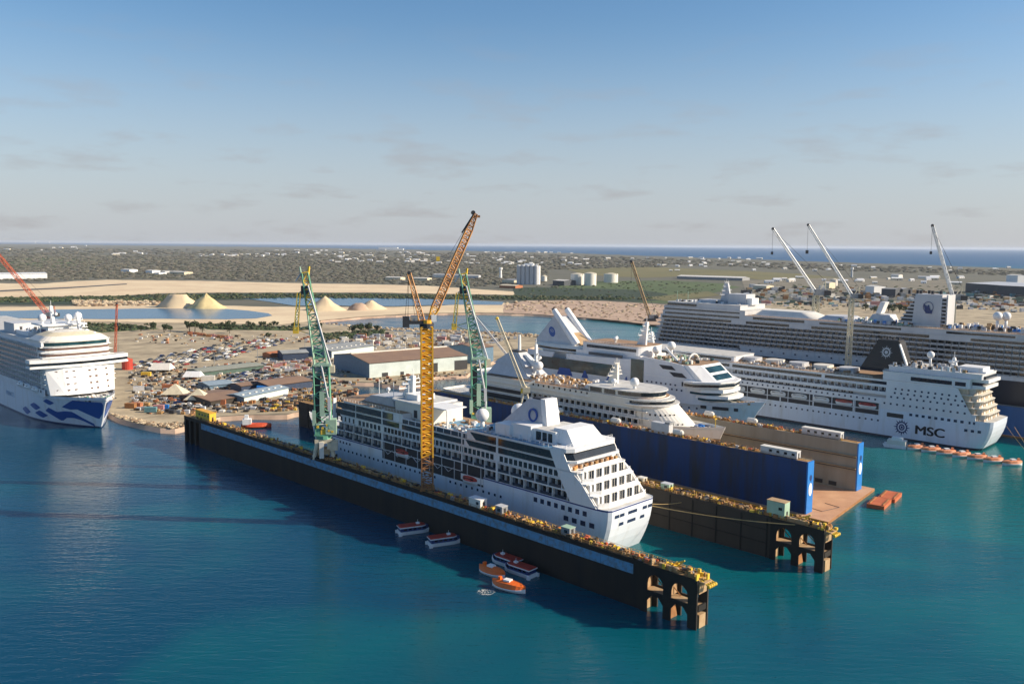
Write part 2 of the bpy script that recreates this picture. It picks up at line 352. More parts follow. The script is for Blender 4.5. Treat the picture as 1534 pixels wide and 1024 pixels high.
# ================================================================== ship A: cruise ship on the front dock, stern to the camera
def ship_front():
    r = thing('cruise_ship', 'white cruise ship with blue ring on its funnel, raised in the near floating dock', 'cruise ship', W(46, 33), ANG)
    hm = banded('hull_paint_skylit_front', (.76, .81, .87), [(16.35, 16.8, (.02, .04, .2))])  # white hull tinted blue, reflected skylight put into the base colour
    H = Hull(192, 26, 17.0, rake=8, cut=5, sf=.96, p0=.74, ps=.06, zb=3.0, sheer=3.0)
    H.build(r, hm, DECKW, bul=.2)
    y = 13.0; yi = 11.6
    # deck rows: x is s-46
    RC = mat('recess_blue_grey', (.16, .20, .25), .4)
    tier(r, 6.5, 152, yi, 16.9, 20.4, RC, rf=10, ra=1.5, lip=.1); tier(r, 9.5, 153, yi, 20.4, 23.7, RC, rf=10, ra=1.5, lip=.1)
    pl = MB()   # full-width slabs and plain side walls of the balcony decks
    for z, a, e in ((20.4, 6, 152.5), (23.7, 9, 153.5)):
        pl.prism(outline(a, e, y, 11, 1.5), z - .32, z + .08, WHITE)
    pl.side([(4.6, 16.95), (15.5, 16.95), (20.2, 24.05), (22, 27.2), (25.2, 33.4), (19.2, 33.4), (15.5, 27.2), (11, 24.05)], y + .02, y + .25, WHITE)
    pl.side([(4.6, 16.95), (15.5, 16.95), (20.2, 24.05), (22, 27.2), (25.2, 33.4), (19.2, 33.4), (15.5, 27.2), (11, 24.05)], -y - .25, -y - .02, WHITE)
    for x in (50, 68.5, 117, 152): pl.box(x - .35, x + .35, yi, y + .12, 17, 33.3, WHITE)
    pl.box(17, 153, -y, -yi, 17, 23.9, WHITE)
    pl.build('side_plating', r)
    tier(r, 13, 154, y, 24.0, 27.0, rf=10, ra=1.5); tier(r, 17, 153, y - .1, 27.0, 29.6, rf=10, ra=1, top=TEAK)
    tier(r, 20, 66, y - .2, 29.6, 33.2, ra=1, top=SKYB); tier(r, 104, 152, y - .2, 29.6, 33.2, rf=10, top=TEAK)
    # glazed bands (dark) on the visible side, cut by white posts
    for a, e, z0, z1, s0, s1 in ((23.5, 49.3, 29.9, 32.4, 0, 0), (50.7, 61, 29.9, 32.4, 0, 3), (21.8, 49.3, 27.2, 29.2, 0, 0), (50.7, 64.5, 27.2, 29.2, 0, 2), (67.5, 104, 27.2, 29.0, 2, 0),
                                 (106, 116.6, 27.2, 29.2, -2, 0), (117.5, 135, 27.2, 29.2, 0, 0), (136, 150, 27.2, 29.2, 0, 0), (110, 116.6, 29.9, 32.4, 0, 0), (117.5, 135, 29.9, 32.4, 0, 0), (136, 149, 29.9, 32.4, 0, 0)):
        band(r, a, e, y, z0, z1, 1, d=.1, sl0=(-1 if a < 24 else 0), sl1=s1)
    # balconies
    u1 = bal_unit(5.55, 3.2, 1.35, mat('smoked_glass', (.05, .07, .10), .2), n=2)
    xs = [x for x in srow(17, 50, 5.6, yi, 17.05, 1)] + srow(50.5, 68, 5.6, yi, 17.05, 1) + srow(19.5, 50, 5.6, yi, 20.5, 1) + srow(50.5, 116.5, 5.6, yi, 20.5, 1) + srow(117.5, 151, 5.6, yi, 20.5, 1) + srow(118, 151, 5.6, yi, 17.05, 1)
    rows(r, 'balcony', u1, xs)
    wm = win(1.65, 1.95); X = []
    for a, e in ((21, 49), (51.5, 116), (118, 134)):
        n = int((e - a) / 2.3)
        for i in range(n):
            X.append(((a + 1.1 + (i + (.1 if i % 2 else -.0)) * (e - a) / n - (.22 if i % 2 else 0), y + .03, 25.3), 0, 1))
    for i in range(5): X.append(((137 + i * 3, y + .03, 25.35), 0, .6))
    rows(r, 'window', wm, X, 100)
    w2 = win(1.6, 1.6, mat('hull_window', (.03, .05, .10), .2)); X = []
    for i in range(8): X.append(((9.5 + i * 3.1, H.y(9.5 + i * 3.1, 14.5) + .03, 14.3), 0, 1))
    for i in range(4): X.append(((6.6 + i * 3.6, H.y(6.6 + i * 3.6, 11) + .03, 11.0), 0, 1.25))
    rows(r, 'hull_window', w2, X)
    w3 = win(.9, .9, mat('hull_window', (.03, .05, .10), .2)); X = []
    for i in range(44):
        if not 9 < i < 12: X.append(((48 + i * 3.0, H.y(48 + i * 3, 11.5) + .02, 11.7), 0, 1))
    for i in range(6): X.append(((140 + i * 2.4, H.y(140 + i * 2.4, 15) + .02, 14.9), 0, 1))
    rows(r, 'porthole', w3, X)
    # lifeboat recess
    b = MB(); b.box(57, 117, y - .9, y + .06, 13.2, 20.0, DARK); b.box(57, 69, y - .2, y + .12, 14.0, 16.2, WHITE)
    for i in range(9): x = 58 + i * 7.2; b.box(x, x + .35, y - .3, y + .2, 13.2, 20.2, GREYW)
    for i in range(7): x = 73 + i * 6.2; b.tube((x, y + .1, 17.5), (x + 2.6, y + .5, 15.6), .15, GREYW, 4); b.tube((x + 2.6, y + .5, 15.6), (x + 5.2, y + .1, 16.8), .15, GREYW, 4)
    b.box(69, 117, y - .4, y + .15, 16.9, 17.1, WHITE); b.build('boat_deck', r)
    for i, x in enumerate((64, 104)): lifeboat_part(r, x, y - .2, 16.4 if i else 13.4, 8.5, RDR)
    # ---- stern terraces
    st = MB()
    for z0, z1, x in ((17.0, 20.3, 4.2), (20.3, 23.7, 7.5), (23.7, 27.0, 10.8)):
        st.box(x + 1.7, x + 8, -11.5, 11.5, z0, z1 - .3, WARM)
        st.prism([(x - 1.6, -9), (x - 1.6, 9), (x + .2, 12.7), (x + 8, 12.9), (x + 8, -12.9), (x + .2, -12.7)], z0 - .3, z0 + .02, WHITE)
        st.side([(x + .4, z0), (x + 8, z0), (x + 8, z1 - .3), (x + 2.8, z1 - .3)], 12.3, 12.6, WHITE); st.side([(x + .4, z0), (x + 8, z0), (x + 8, z1 - .3), (x + 2.8, z1 - .3)], -12.6, -12.3, WHITE)
        for a, c in (((-1.55, -9), (-1.55, 9)), ((-1.55, 9), (.25, 12.6)), ((-1.55, -9), (.25, -12.6))):
            p = Vector((x + a[0], a[1], z0)); q = Vector((x + c[0], c[1], z0)); d = (q - p).normalized(); nn = Vector((-d.y, d.x, 0)) * .07
            st.poly([p + nn, q + nn, q - nn, p - nn] + [v + Vector((0, 0, 1.5)) for v in (p + nn, q + nn, q - nn, p - nn)], [(0, 1, 5, 4), (1, 2, 6, 5), (2, 3, 7, 6), (3, 0, 4, 7), (4, 5, 6, 7)], WHITE)
    st.prism([(12.4, -9.5), (12.4, 9.5), (14.6, 12.8), (24, 12.9), (24, -12.9), (14.6, -12.8)], 26.8, 27.05, WHITE)
    st.build('stern_terrace', r)
    q = MB(); q.box(0, 3.0, -.05, .1, 0, 2.9, GLASS); q.box(3.0, 4.0, -.1, .5, 0, 2.95, WHITE); q.box(1.0, 1.12, -.05, .16, 0, 2.9, WARM); q.box(2.1, 2.2, -.05, .16, 0, 2.9, WARM)
    qm = q.mesh('stern_balcony'); X = []
    for z0, x in ((17.05, 5.9), (20.35, 9.2), (23.75, 12.5)):
        for yy in (-10.6, -6.6, -2.6, 1.4, 5.4): X.append(((x - .02, yy + 2.9, z0), math.pi / 2, 1))
        for yy in (8.9,): X.append(((x - .02, yy + 2.2, z0), math.pi / 2, .8))
    # rz=+90 turns +y toward -x (aft)
    X = [((a[0], a[1] - 2.9, a[2]), rz, s) for a, rz, s in X]
    rows(r, 'stern_balcony', qm, X)
    b = MB(); b.prism([(17.6, -12), (17.6, 12), (24, 12.4), (24, -12.4)], 27.1, 29.7, DARK)
    for i in range(13): b.box(15.2 + (i % 3) * .5, 16.2 + (i % 3) * .5, -11 + i * 1.8, -10 + i * 1.8, 27.05, 28.2, random.choice([TEAK, RUST, OCHRE, ORNG]))
    b.prism([(13.3, -9.3), (13.3, 9.3), (13.42, 9.3), (13.42, -9.3)], 27.05, 28.1, WHITE)
    b.build('aft_terrace_bar', r)
    b = MB(); b.prism([(14.6, -11), (14.6, 11), (16.4, 12.9), (24, 12.9), (24, -12.9), (16.4, -12.9)], 29.4, 30.1, WHITE)
    b.prism([(16.2, -10.4), (16.2, 10.4), (18, 12.8), (24, 12.8), (24, -12.8), (18, -12.8)], 32.6, 33.9, WHITE)
    b.build('stern_cornice', r)
    b = MB(); b.prism([(15.6, -10.8), (15.6, 10.8), (18, 12.6), (24, 12.6), (24, -12.6), (18, -12.6)], 30.1, 32.6, GLASS, pl2=[(17.2, -10.4), (17.2, 10.4), (19, 12.6), (24, 12.6), (24, -12.6), (19, -12.6)]); b.build('stern_lounge_window', r)
    # transom openings
    tm = MB(); tm.box(-1, 1, -.12, .06, -.5, .5, mat('hull_window', (.03, .05, .10), .2)); tmm = tm.mesh('transom_window'); X = []
    for z, ys in ((14.4, (-9.5, -6.6, -1.2, 1.2, 5.5, 8.2)), (11.4, (-5.8, -1, 1, 5.4))):
        for yy in ys: X.append(((H.xr(z / 17)[0] - .02, yy, z), math.pi / 2, 1.1))
    rows(r, 'transom_window', tmm, X)
    # ---- upper works
    b = MB(); b.box(36.5, 46, 2.5, 10, 33.2, 38.2, WHITE); b.box(45.9, 53, 3, 11, 33.2, 37.2, WHITE); b.box(26, 36.6, -7, 9, 33.2, 37.6, WHITE, top=DECKW)
    b.box(30, 32, 8.9, 9.05, 33.8, 36.8, GLASS); b.box(27.5, 29.4, 8.9, 9.05, 33.8, 36.8, GLASS); b.box(32.6, 35, 8.9, 9.05, 33.8, 36.8, GLASS)
    b.build('upper_deckhouse', r)
    b = MB(); b.prism([(18.6, -8.2), (18.6, 8.2), (29, 8.2), (29, -8.2)], 33.9, 38.6, WHITE, pl2=[(23, -6.8), (23, 6.8), (28.6, 6.8), (28.6, -6.8)]); b.build('observation_house', r)
    b = MB(); b.prism([(37, -4), (37, 4), (56.5, 4), (56.5, -4)], 36.2, 46.0, GREYW, pl2=[(38, -2.6), (38, 2.6), (44.6, 2.6), (44.6, -2.6)])
    b.prism([(34.8, -3.4), (34.8, 3.4), (37, 3.6), (37, -3.6)], 36.2, 46.6, WHITE, pl2=[(36.4, -3), (36.4, 3), (38.6, 3), (38.6, -3)])
    b.box(38.8, 43.6, -1.8, 1.8, 45.9, 46.5, DARK); f = b.build('funnel', r)
    lg = MB(); ring(lg, 41.6, 40.6, 2.15, 1.6, 3.9, 3.4, 1, BLOGO, 9.8); lg.build('funnel_logo', f)
    b = MB(); b.box(20, 64, -y + .6, y - .6, 33.2, 33.3, SKYB); b.box(64, 104, -9, 9, 29.62, 29.75, SKYB)
    for i in range(9): b.box(66.5 + i * 4.2, 66.8 + i * 4.2, y - .6, y - .3, 29.6, 31.4, WHITE)
    b.box(66, 104, y - .5, y - .38, 29.6, 31.2, mat('smoked_glass', (.05, .07, .10), .2)); b.box(66, 104, y - .7, y - .2, 31.2, 31.5, WHITE)
    b.build('pool_deck', r)
    clutter(r, 'deck_furniture', 68, 102, -9, 10, 29.75, 90, [WARM, TANS, WHITE, TEAK, GREYW], .8, 2.4, 1.3)
    clutter(r, 'roof_fittings', 20, 64, -11, 12, 33.3, 40, [WHITE, GREYW, WHITE, DARK], .5, 1.5, 1.4)
    radome(r, 64, 7, 33.2, 2.5, 2.6); radome(r, 57, -5, 33.4, 2.9, 3); radome(r, 42, -8.8, 33.4, 1.3, 5.5); radome(r, 126, 3, 37.6, .9, 1)
    # forward house, wings and mast
    b = MB(); b.prism(outline(92, 118, 8.5, 5), 29.7, 37, WARM, top=DECKW); b.prism(outline(96, 119, 9.2, 5), 37.0, 37.5, WHITE, top=DECKW); b.box(82, 96, -1.5, 8.8, 37.0, 37.4, WHITE); b.box(104, 112, -4, 5, 37.5, 39.6, WHITE)
    b.side([(118, 33.2), (140, 33.2), (134, 36.2), (120, 36.9)], -6, 6, GREYW); b.box(100, 102, 8.4, 8.6, 31.5, 34.5, DARK); b.box(82, 82.5, 7.8, 8.4, 29.7, 37, WHITE)
    b.build('forward_house', r)
    mast(r, 116, 0, 37.3, 9, 7, 3, -3); mast(r, 46, -1, 36, 3, 2, 1)
    for x in (111, 121, 131): b = MB(); b.tube((x, 4, 37), (x, 4, 43), .15, WHITE, 5); b.build('whip_aerial', r)
    rails(r, [(20, y - .4, 33.3), (64, y - .4, 33.3)]); rails(r, [(18.5, -12, 33.9), (18.5, 12, 33.9)]); rails(r, [(106, y - .4, 33.3), (150, y - .4, 33.3)])
    clutter(r, 'foredeck_gear', 153, 176, -7, 7, 18.6, 18, [GREYW, DARK, WHITE, GRN], .6, 1.6, 1.2)
    return r
def ring(b, cx, cz, rx0, rx1, y0, y1, n_, m, zz=None, gap=0):
    """annulus in the x,z plane at y ~ y0..; rx0 outer, rx1 inner radius"""
    n = 28; P = []
    for yy in (y0, y1):
        for rr in (rx0, rx1):
            for i in range(n): t = 2 * math.pi * i / n; P.append((cx + rr * math.cos(t), yy, cz + rr * 1.12 * math.sin(t)))
    F = []
    for i in range(n):
        j = (i + 1) % n; F += [(i, j, n + j, n + i), (2 * n + i, 3 * n + i, 3 * n + j, 2 * n + j), (i, 2 * n + i, 2 * n + j, j), (n + i, n + j, 3 * n + j, 3 * n + i)]
    b.poly(P, F, m)
ship_front()

# ================================================================== floating docks
def dock_end(b, x0, y0, y1, ht, side, inner, endm, sgn=1):
    """open-work end of a dock wall: pillars, arches and a middle floor; x0 = outer end, runs toward +x for 18 m"""
    for y in (y0, y1):
        o = .5 if y == y0 else -.5; ya, yb = min(y, y + o), max(y, y + o); c = side if y == y0 else inner
        for xa, xb in ((x0, x0 + 2.8), (x0 + 8.2, x0 + 10.6), (x0 + 16, x0 + 18)): b.box(xa, xb, ya, yb, -3, ht - 2.2, c)
        for xa, xb in ((x0 + 2.8, x0 + 8.2), (x0 + 10.6, x0 + 16)):
            b.box(xa, xb, ya + .03, yb - .03, 5.2, 6.4, c)
            w = (xb - xa) / 2; xm = (xa + xb) / 2
            for s_ in (1, -1):
                e = xa if s_ > 0 else xb
                pts = [(e, ht - 2.2), (xm, ht - 2.2)] + [(e + s_ * w * (1 - math.cos(t)), ht - 5.2 + 2.9 * math.sin(t)) for t in (1.4, 1.1, .8, .45, 0)]
                b.side(pts, ya + .02, yb - .02, c)
                b.side([(e, 5.2), (e + s_ * 1.5, 5.2), (e, 3.4)], ya + .02, yb - .02, c)
        b.box(x0, x0 + 18, ya, yb, ht - 2.2, ht, c)
    b.box(x0 + .4, x0 + 17.6, y0 + .6 if y0 < y1 else y1 + .6, (y1 if y0 < y1 else y0) - .6, 5.5, 6.0, TANS)
    ya, yb = min(y0, y1), max(y0, y1)
    for xa in (x0, x0 + 9.1): b.box(xa, xa + .5, ya + .5, yb - .5, 6.4, ht - 2.2, endm) if xa != x0 else b.box(xa, xa + .4, ya + .5, yb - .5, ht - 4, ht - .1, endm)
    b.box(x0 + 17.4, x0 + 18, ya + .5, yb - .5, -3, ht - .1, endm)
    b.box(x0 + .03, x0 + .5, ya + .5, yb - .5, 4.6, 6.3, side); b.side([(x0 + 8.4, -3), (x0 + 10.4, -3), (x0 + 9.6, 4.8)], ya + .7, yb - .7, RUST)
    b.box(x0 + .1, x0 + 2.4, ya + .5, ya + (yb - ya) * .75, -3, 3.6, endm)
    for q in range(3): b.tube((x0 + 3 + q * 4.6, ya + 1, 6), (x0 + 6.5 + q * 4.2, yb - 1, ht - 2.4), .16, RUST, 5)
def winch_mesh():
    b = MB(); b.box(-1.1, 1.1, -.8, .8, 0, .25, RUST); b.tube((0, -.7, .8), (0, .7, .8), .5, YELS, 10)
    for y in (-.75, .75): b.tube((0, y - .06, .8), (0, y + .06, .8), .72, YELS, 10)
    b.box(.5, 1.05, -.5, .5, .25, 1.1, OCHRE); return b.mesh('winch')
def bollard_mesh():
    b = MB(); b.box(-.8, .8, -.35, .35, 0, .12, OCHRE)
    for x in (-.45, .45): b.tube((x, 0, .1), (x, 0, .85), .2, YELS, 8); b.tube((x, 0, .8), (x, 0, .95), .28, YELS, 8)
    return b.mesh('bollard')
def vent_mesh():
    b = MB(); b.tube((0, 0, 0), (0, 0, 1.4), .28, OCHRE, 8); b.tube((0, 0, 1.3), (.45, 0, 1.6), .34, OCHRE, 8, .45); return b.mesh('vent')
def crate_mesh(m):
    b = MB(); b.box(-.8, .8, -.6, .6, .12, 1.0, m); b.box(-.85, .85, -.5, -.35, 0, .12, DARK); b.box(-.85, .85, .35, .5, 0, .12, DARK); b.box(-.84, .84, -.64, .64, .94, 1.03, DARK); return b.mesh('crate')
WINCH, BOLL, VENT = winch_mesh(), bollard_mesh(), vent_mesh()
CRATE = [crate_mesh(m) for m in (ORNG, RUST, TANS, GREY, REDC)]
def on_wall(s0, s1, t0, t1, z, place, n_b, n_w, n_v, n_c, dens=1):
    """individual fittings along the top of a dock wall"""
    L_ = s1 - s0
    for i in range(n_b):
        s = s0 + (i + .5) * L_ / n_b; o = add('bollard', BOLL, None, W(s, t0 + .8, z), ANG)
        tag(o, 'yellow twin mooring bollard on the edge of ' + place, 'bollard', 'bollards along ' + place)
    for i in range(n_w):
        s = s0 + (i + .3 + random.uniform(-.2, .2)) * L_ / n_w; o = add('winch', WINCH, None, W(s, (t0 + t1) / 2 + random.uniform(-.6, .6), z), ANG + random.choice((0, 1.57)))
        tag(o, 'yellow mooring winch with rusty base on ' + place, 'winch', 'winches along ' + place)
    for i in range(n_v):
        s = s0 + (i + .7) * L_ / n_v; o = add('vent', VENT, None, W(s, t1 - 1.1, z), ANG + random.uniform(0, 6))
        tag(o, 'rusty cowl vent standing on ' + place, 'vent', 'cowl vents along ' + place)
    for i in range(n_c):
        s = s0 + (i + random.uniform(.1, .9)) * L_ / n_c; k = random.randrange(5); o = add('crate', CRATE[k], None, W(s, t0 + 1.6 + random.uniform(0, t1 - t0 - 3), z), ANG + random.uniform(0, 3))
        cn = ('faded orange', 'rust brown', 'tan', 'grey', 'red')[k]; tag(o, cn + ' steel box on skids standing on ' + place, 'crate', cn + ' boxes on ' + place)
def cabin(name, label, s, t, z, lx, ly, lz, m, top, group=None):
    r_ = thing(name, label, 'cabin', W(s, t, z), ANG)
    b = MB(); b.box(-lx / 2, lx / 2, -ly / 2, ly / 2, .25, lz, m); b.box(-lx / 2 - .12, lx / 2 + .12, -ly / 2 - .12, ly / 2 + .12, lz, lz + .15, top); b.box(-lx / 2 + .1, lx / 2 - .1, -ly / 2 + .2, -ly / 2 + .5, 0, .25, DARK); b.box(-lx / 2 + .1, lx / 2 - .1, ly / 2 - .5, ly / 2 - .2, 0, .25, DARK)
    b.build('cabin_body', r_)
    b = MB(); b.box(-lx / 2 - .08, -lx / 2 + .02, -.45, .45, .3, min(lz - .2, 2.3), DARK); b.build('door', r_)
    wn = MB(); wn.box(-.6, .6, 0, .08, -.45, .45, GLASS); wm_ = wn.mesh('window')
    for i in range(max(1, int(lx / 3.2))): add('window', wm_, r_, (-lx / 2 + 1.5 + i * 3.1, ly / 2, lz * .6))
    return r_
# ---- near floating dock (two wing walls, submerged pontoon)
DK = thing('floating_dock', 'black floating dock with pale blue stripe and rusty deck, around the nearest ship', 'floating dock', W(0, 0), ANG)
HT = 13.5
def wall(root, x0, x1, y0, y1, ht, outer, inner, top, name='wing_wall'):
    """y0 = camera side"""
    b = MB(); ya, yb = min(y0, y1), max(y0, y1)
    P = [(x0, ya), (x1, ya), (x1, yb), (x0, yb)]
    b.poly([(x, y, z) for z in (-3, ht) for x, y in P], [(0, 1, 5, 4)], inner if y0 > y1 else outer)
    b.poly([(x, y, z) for z in (-3, ht) for x, y in P], [(2, 3, 7, 6)], outer if y0 > y1 else inner)
    b.poly([(x, y, z) for z in (-3, ht) for x, y in P], [(1, 2, 6, 5), (3, 0, 4, 7)], TANS)
    b.poly([(x, y, ht) for x, y in P], [(0, 1, 2, 3)], top)
    for y, s_ in ((ya, -1), (yb, 1)): b.box(x0 - .1, x1 + .1, y - .12 if s_ < 0 else y - .35, y + .35 if s_ < 0 else y + .12, ht - .55, ht + .14, BLACKH if outer is BLACKH else (outer if (y == y0) else inner))
    return b.build(name, root)
w1 = wall(DK, 18, 284, 0, -4.6, HT, BLACKH, BROWNW, OCHRE)
b = MB(); dock_end(b, 0, 0, -4.6, HT, BLACKH, BROWNW, TANS); b.box(0, 18, -4.5, -.1, HT - .12, HT, OCHRE); b.build('open_end', DK)
b = MB()
for xa in (284, 289, 294.6, 300): b.box(xa, xa + 1.6, -4.6, 0, -3, HT - 1.6, BLACKH)
b.box(284, 301.6, -4.6, 0, HT - 1.6, HT, BLACKH, top=OCHRE); b.box(284.2, 301, -3.8, -1.5, -3, HT - 1.7, BROWNW); b.build('far_end', DK)
b = MB()
x = 21.0
while x < 283:
    L_ = random.choice((11.6, 9.7, 13.6)); b.box(x, min(283, x + L_), .0, .05, 9.35 + .0, 12.2, SKYB); x += L_ + .12
b.build('blue_stripe', DK)
w2_ = wall(DK, 13, 296, -62.3, -67.4, HT, BROWNW, BLACKH, OCHRE)
b = MB(); dock_end(b, -5.2, -62.3, -67.4, HT, BLACKH, BLACKH, TANS); b.box(-5.2, 13, -67.3, -62.4, HT - .12, HT, OCHRE); b.build('open_end', DK)
b = MB()
for i in range(30): x = 14 + i * 9.4; b.box(x, x + .35, -62.3, -62.05, -3, HT - .6, BLACKH)
for z in (4.6, 9): b.box(14, 295, -62.3, -62.1, z, z + .3, BLACKH)
b.box(-1, 297, -62, -4.7, -6, -4.5, BROWNW); b.build('pontoon', DK)
# outriggers and pipework on the tips
for nm, x0, ya, yb in (('tip_platform', 0, 0, -4.6), ('tip_platform', -5.2, -62.3, -67.4)):
    b = MB()
    for i in range(26):
        x = x0 + random.uniform(-2.6, 15) * (1 if i > 9 else .3); y = random.uniform(yb, ya); h = random.uniform(.4, 1.9)
        b.box(x, x + random.uniform(.3, 1.1), y, y + random.uniform(.3, 1.0), HT, HT + h, random.choice([YELS, OCHRE, YELS, TANS, RUST]))
    for k in range(4): yy = ya - 1 - k * 1.0; b.tube((x0 + 1.5, yy, HT + .2), (x0 - 2.4, yy - .2, HT - 1.2), .22, YELS, 6); b.ball((x0 - 2.5, yy - .2, HT - 1.4), .55, YELS, 8, 6)
    b.box(x0 - 1.6, x0 + .0, yb + .6, ya - .6, HT - .9, HT - .5, TANS)
    b.tube((x0 + 9, ya - 1.2, HT), (x0 + 6, ya - 2.5, HT + 3), .2, YELS, 6); b.tube((x0 + 12, ya - 3, HT), (x0 + 6, ya - 2.5, HT + 3), .2, YELS, 6)
    b.box(x0 + 7, x0 + 13, ya - 1.6, ya - .7, HT, HT + 1.1, TANS)
    b.build(nm, DK)
rails(DK, [(1, -.25, HT), (284, -.25, HT)], 1.1, 3.0, OCHRE); rails(DK, [(1, -4.3, HT), (284, -4.3, HT)], 1.1, 3.0, YELS)
rails(DK, [(-4, -62.6, HT), (296, -62.6, HT)], 1.1, 3.0, OCHRE); rails(DK, [(-4, -67.1, HT), (296, -67.1, HT)], 1.2, 3.0, YELS)
clutter(DK, 'deck_fittings', 2, 100, -4, -1, HT, 300, [OCHRE, OCHRE, YELS, ORNG, TANS, RUST, RUST, REDC, BROWNW, GREY, OCHRE, TANS], .3, 1.5, 1.3)
clutter(DK, 'deck_fittings', 100, 300, -4, -1, HT, 260, [OCHRE, RUST, BROWNW, TANS, DARK], .4, 1.6, 1.3)
clutter(DK, 'deck_fittings', -3, 100, -66.8, -63, HT, 320, [OCHRE, YELS, TANS, RUST, OCHRE, BROWNW, TANS, RUST, ORNG], .3, 1.6, 1.3)
b = MB(); b.box(2, 296, -3.2, -2.2, HT - .02, HT + .22, TANS); b.tube((20, -1.2, HT + .5), (280, -1.2, HT + .5), .22, RUST, 6); b.build('deck_pipe', DK)
on_wall(3, 282, .4, 4.2, HT + .02, 'the near dock wall', 26, 12, 14, 34)
on_wall(-3, 150, 62.6, 67, HT + .02, 'the second dock wall', 18, 9, 12, 24)
cabin('cabin', 'white box cabin on the near dock wall beside the ship', 86.5, 2.0, HT, 5.6, 3.0, 3.0, WARM, WHITE)
cabin('cabin', 'small grey green cabin beside the white box cabin', 75.5, 2.2, HT, 3.0, 2.6, 2.8, GREY, GREYW)
cabin('cabin', 'dull green cabin on the near dock wall below the ship stern', 47, 2.2, HT, 3.4, 2.6, 2.6, GREY, GRNL)
cabin('cabin', 'tall pale green cabin at the end of the second dock wall', 12, 65, HT, 6.2, 3.4, 5.2, GRNL, TANS)
cabin('cabin', 'low green cabin halfway along the second dock wall', 55, 65, HT, 3.6, 2.6, 2.2, GRNL, GREYW)
cabin('cabin', 'cream hut on the second dock wall near the ship stern', 66, 65.2, HT, 2.8, 2.2, 2.2, CREAM, WARM)
cabin('cabin', 'yellow workshop cabin at the far left end of the near dock', 284, 3.0, HT, 15, 3.4, 4.2, YELS, YEL)
for i, (p, q) in enumerate((((3, 62.4, 13.3), (54, 44, 13.5)), ((47, 62.4, 11), (58, 46, 13)))):
    b = MB(); a = W(*p); c = W(*q); prev = a
    for k in range(1, 13):
        t = k / 12; v = a.lerp(c, t) - Vector((0, 0, 2.2 * 4 * t * (1 - t) * .5)); b.tube(prev, v, .13, ROPE, 4, cap=False); prev = v
    o = b.build('mooring_rope'); tag(o, ('long tan mooring rope from ship stern to second dock wall', 'short mooring rope beside the ship stern quarter')[i], 'rope')
# ---- second dock: blue
D2 = thing('floating_dock', 'blue walled floating dock with bare rust coloured pontoon deck', 'floating dock', W(25, 111), ANG)
H2 = 20.8
wall(D2, 0, 218, 0, -4.8, H2, DKBLUE, INNER, OCHRE); wall(D2, 0, 218, -44.2, -49, H2, INNER, DKBLUE, OCHRE)
b = MB()
for z in (10.2, 15.2): b.box(-.02, 218, -44.2, -43.3, z, z + .35, TANS); b.box(0, 218, -43.36, -43.2, z - .3, z, DARK)
for i in range(7): b.box(8 + i * 6, 8 + i * 6 + 3.2, -44.2, -43.9, 1.8, 3.4, DARK)
b.build('wall_ledge', D2)
for i, y0 in enumerate((0, -44.2)):
    b = MB(); b.box(-.55, 0.02, y0 - 4.8, y0, 1.2, H2, BLUE); e = b.build('end_face', D2)
    b = MB(); n = 18
    for cz, rx, rz, m_ in ((10.2, 1.35, 2.5, WHITE), (14.6, .95, 1.15, NAVY)):
        P = [(-.62, y0 - 2.5 + rx * math.cos(2 * math.pi * k / n), cz + rz * math.sin(2 * math.pi * k / n)) for k in range(n)]; b.poly(P, [tuple(range(n))[::-1]], m_)
    b.box(-.64, -.58, y0 - 4.2, y0 - 2.9, 12.7, 13.5, BLUE); b.build('draught_mark', D2)
b = MB(); b.prism([(-10.2, 2.4), (-4.0, -54), (222, -54), (222, 2.4)], -2.5, 1.1, RUST, top=RUSTD); b.build('pontoon', D2)
b = MB()
for i in range(8): b.tube((-3 - i * .3 + 0, -8 - i * 1.2, 1.15), (-3.3 - i * .3, -9.2 - i * 1.2, 1.15), .12, DARK, 4)
b.tube((-3, -8, 1.15), (2, -9, 1.15), .12, DARK, 4); b.tube((-5.4, -17.6, 1.15), (1, -19, 1.15), .12, DARK, 4); o = b.build('deck_hose', D2)
for y0 in (0, -44.2): rails(D2, [(.5, y0 - .2, H2), (217, y0 - .2, H2)], 1.1, 3, OCHRE); rails(D2, [(.5, y0 - 4.6, H2), (217, y0 - 4.6, H2)], 1.1, 3, TANS)
for y0 in (-4, -48.2): clutter(D2, 'deck_fittings', 22, 180, y0, y0 + 2.6, H2, 260, [OCHRE, TANS, RUST, ORNG, GREYW, REDC], .4, 1.6, 1.3)
on_wall(28, 200, 111.5, 115.4, H2 + .02, 'the blue dock near wall', 18, 6, 10, 16)
on_wall(28, 200, 155.5, 159.6, H2 + .02, 'the blue dock far wall', 18, 6, 8, 22)
cabin('cabin', 'long pale cabin at the end of the blue dock near wall', 37, 113.4, H2, 15, 3.0, 2.9, GREYW, WARM)
cabin('cabin', 'long cream cabin at the end of the blue dock far wall', 41, 157.4, H2, 17, 3.0, 3.0, GREYW, WARM)
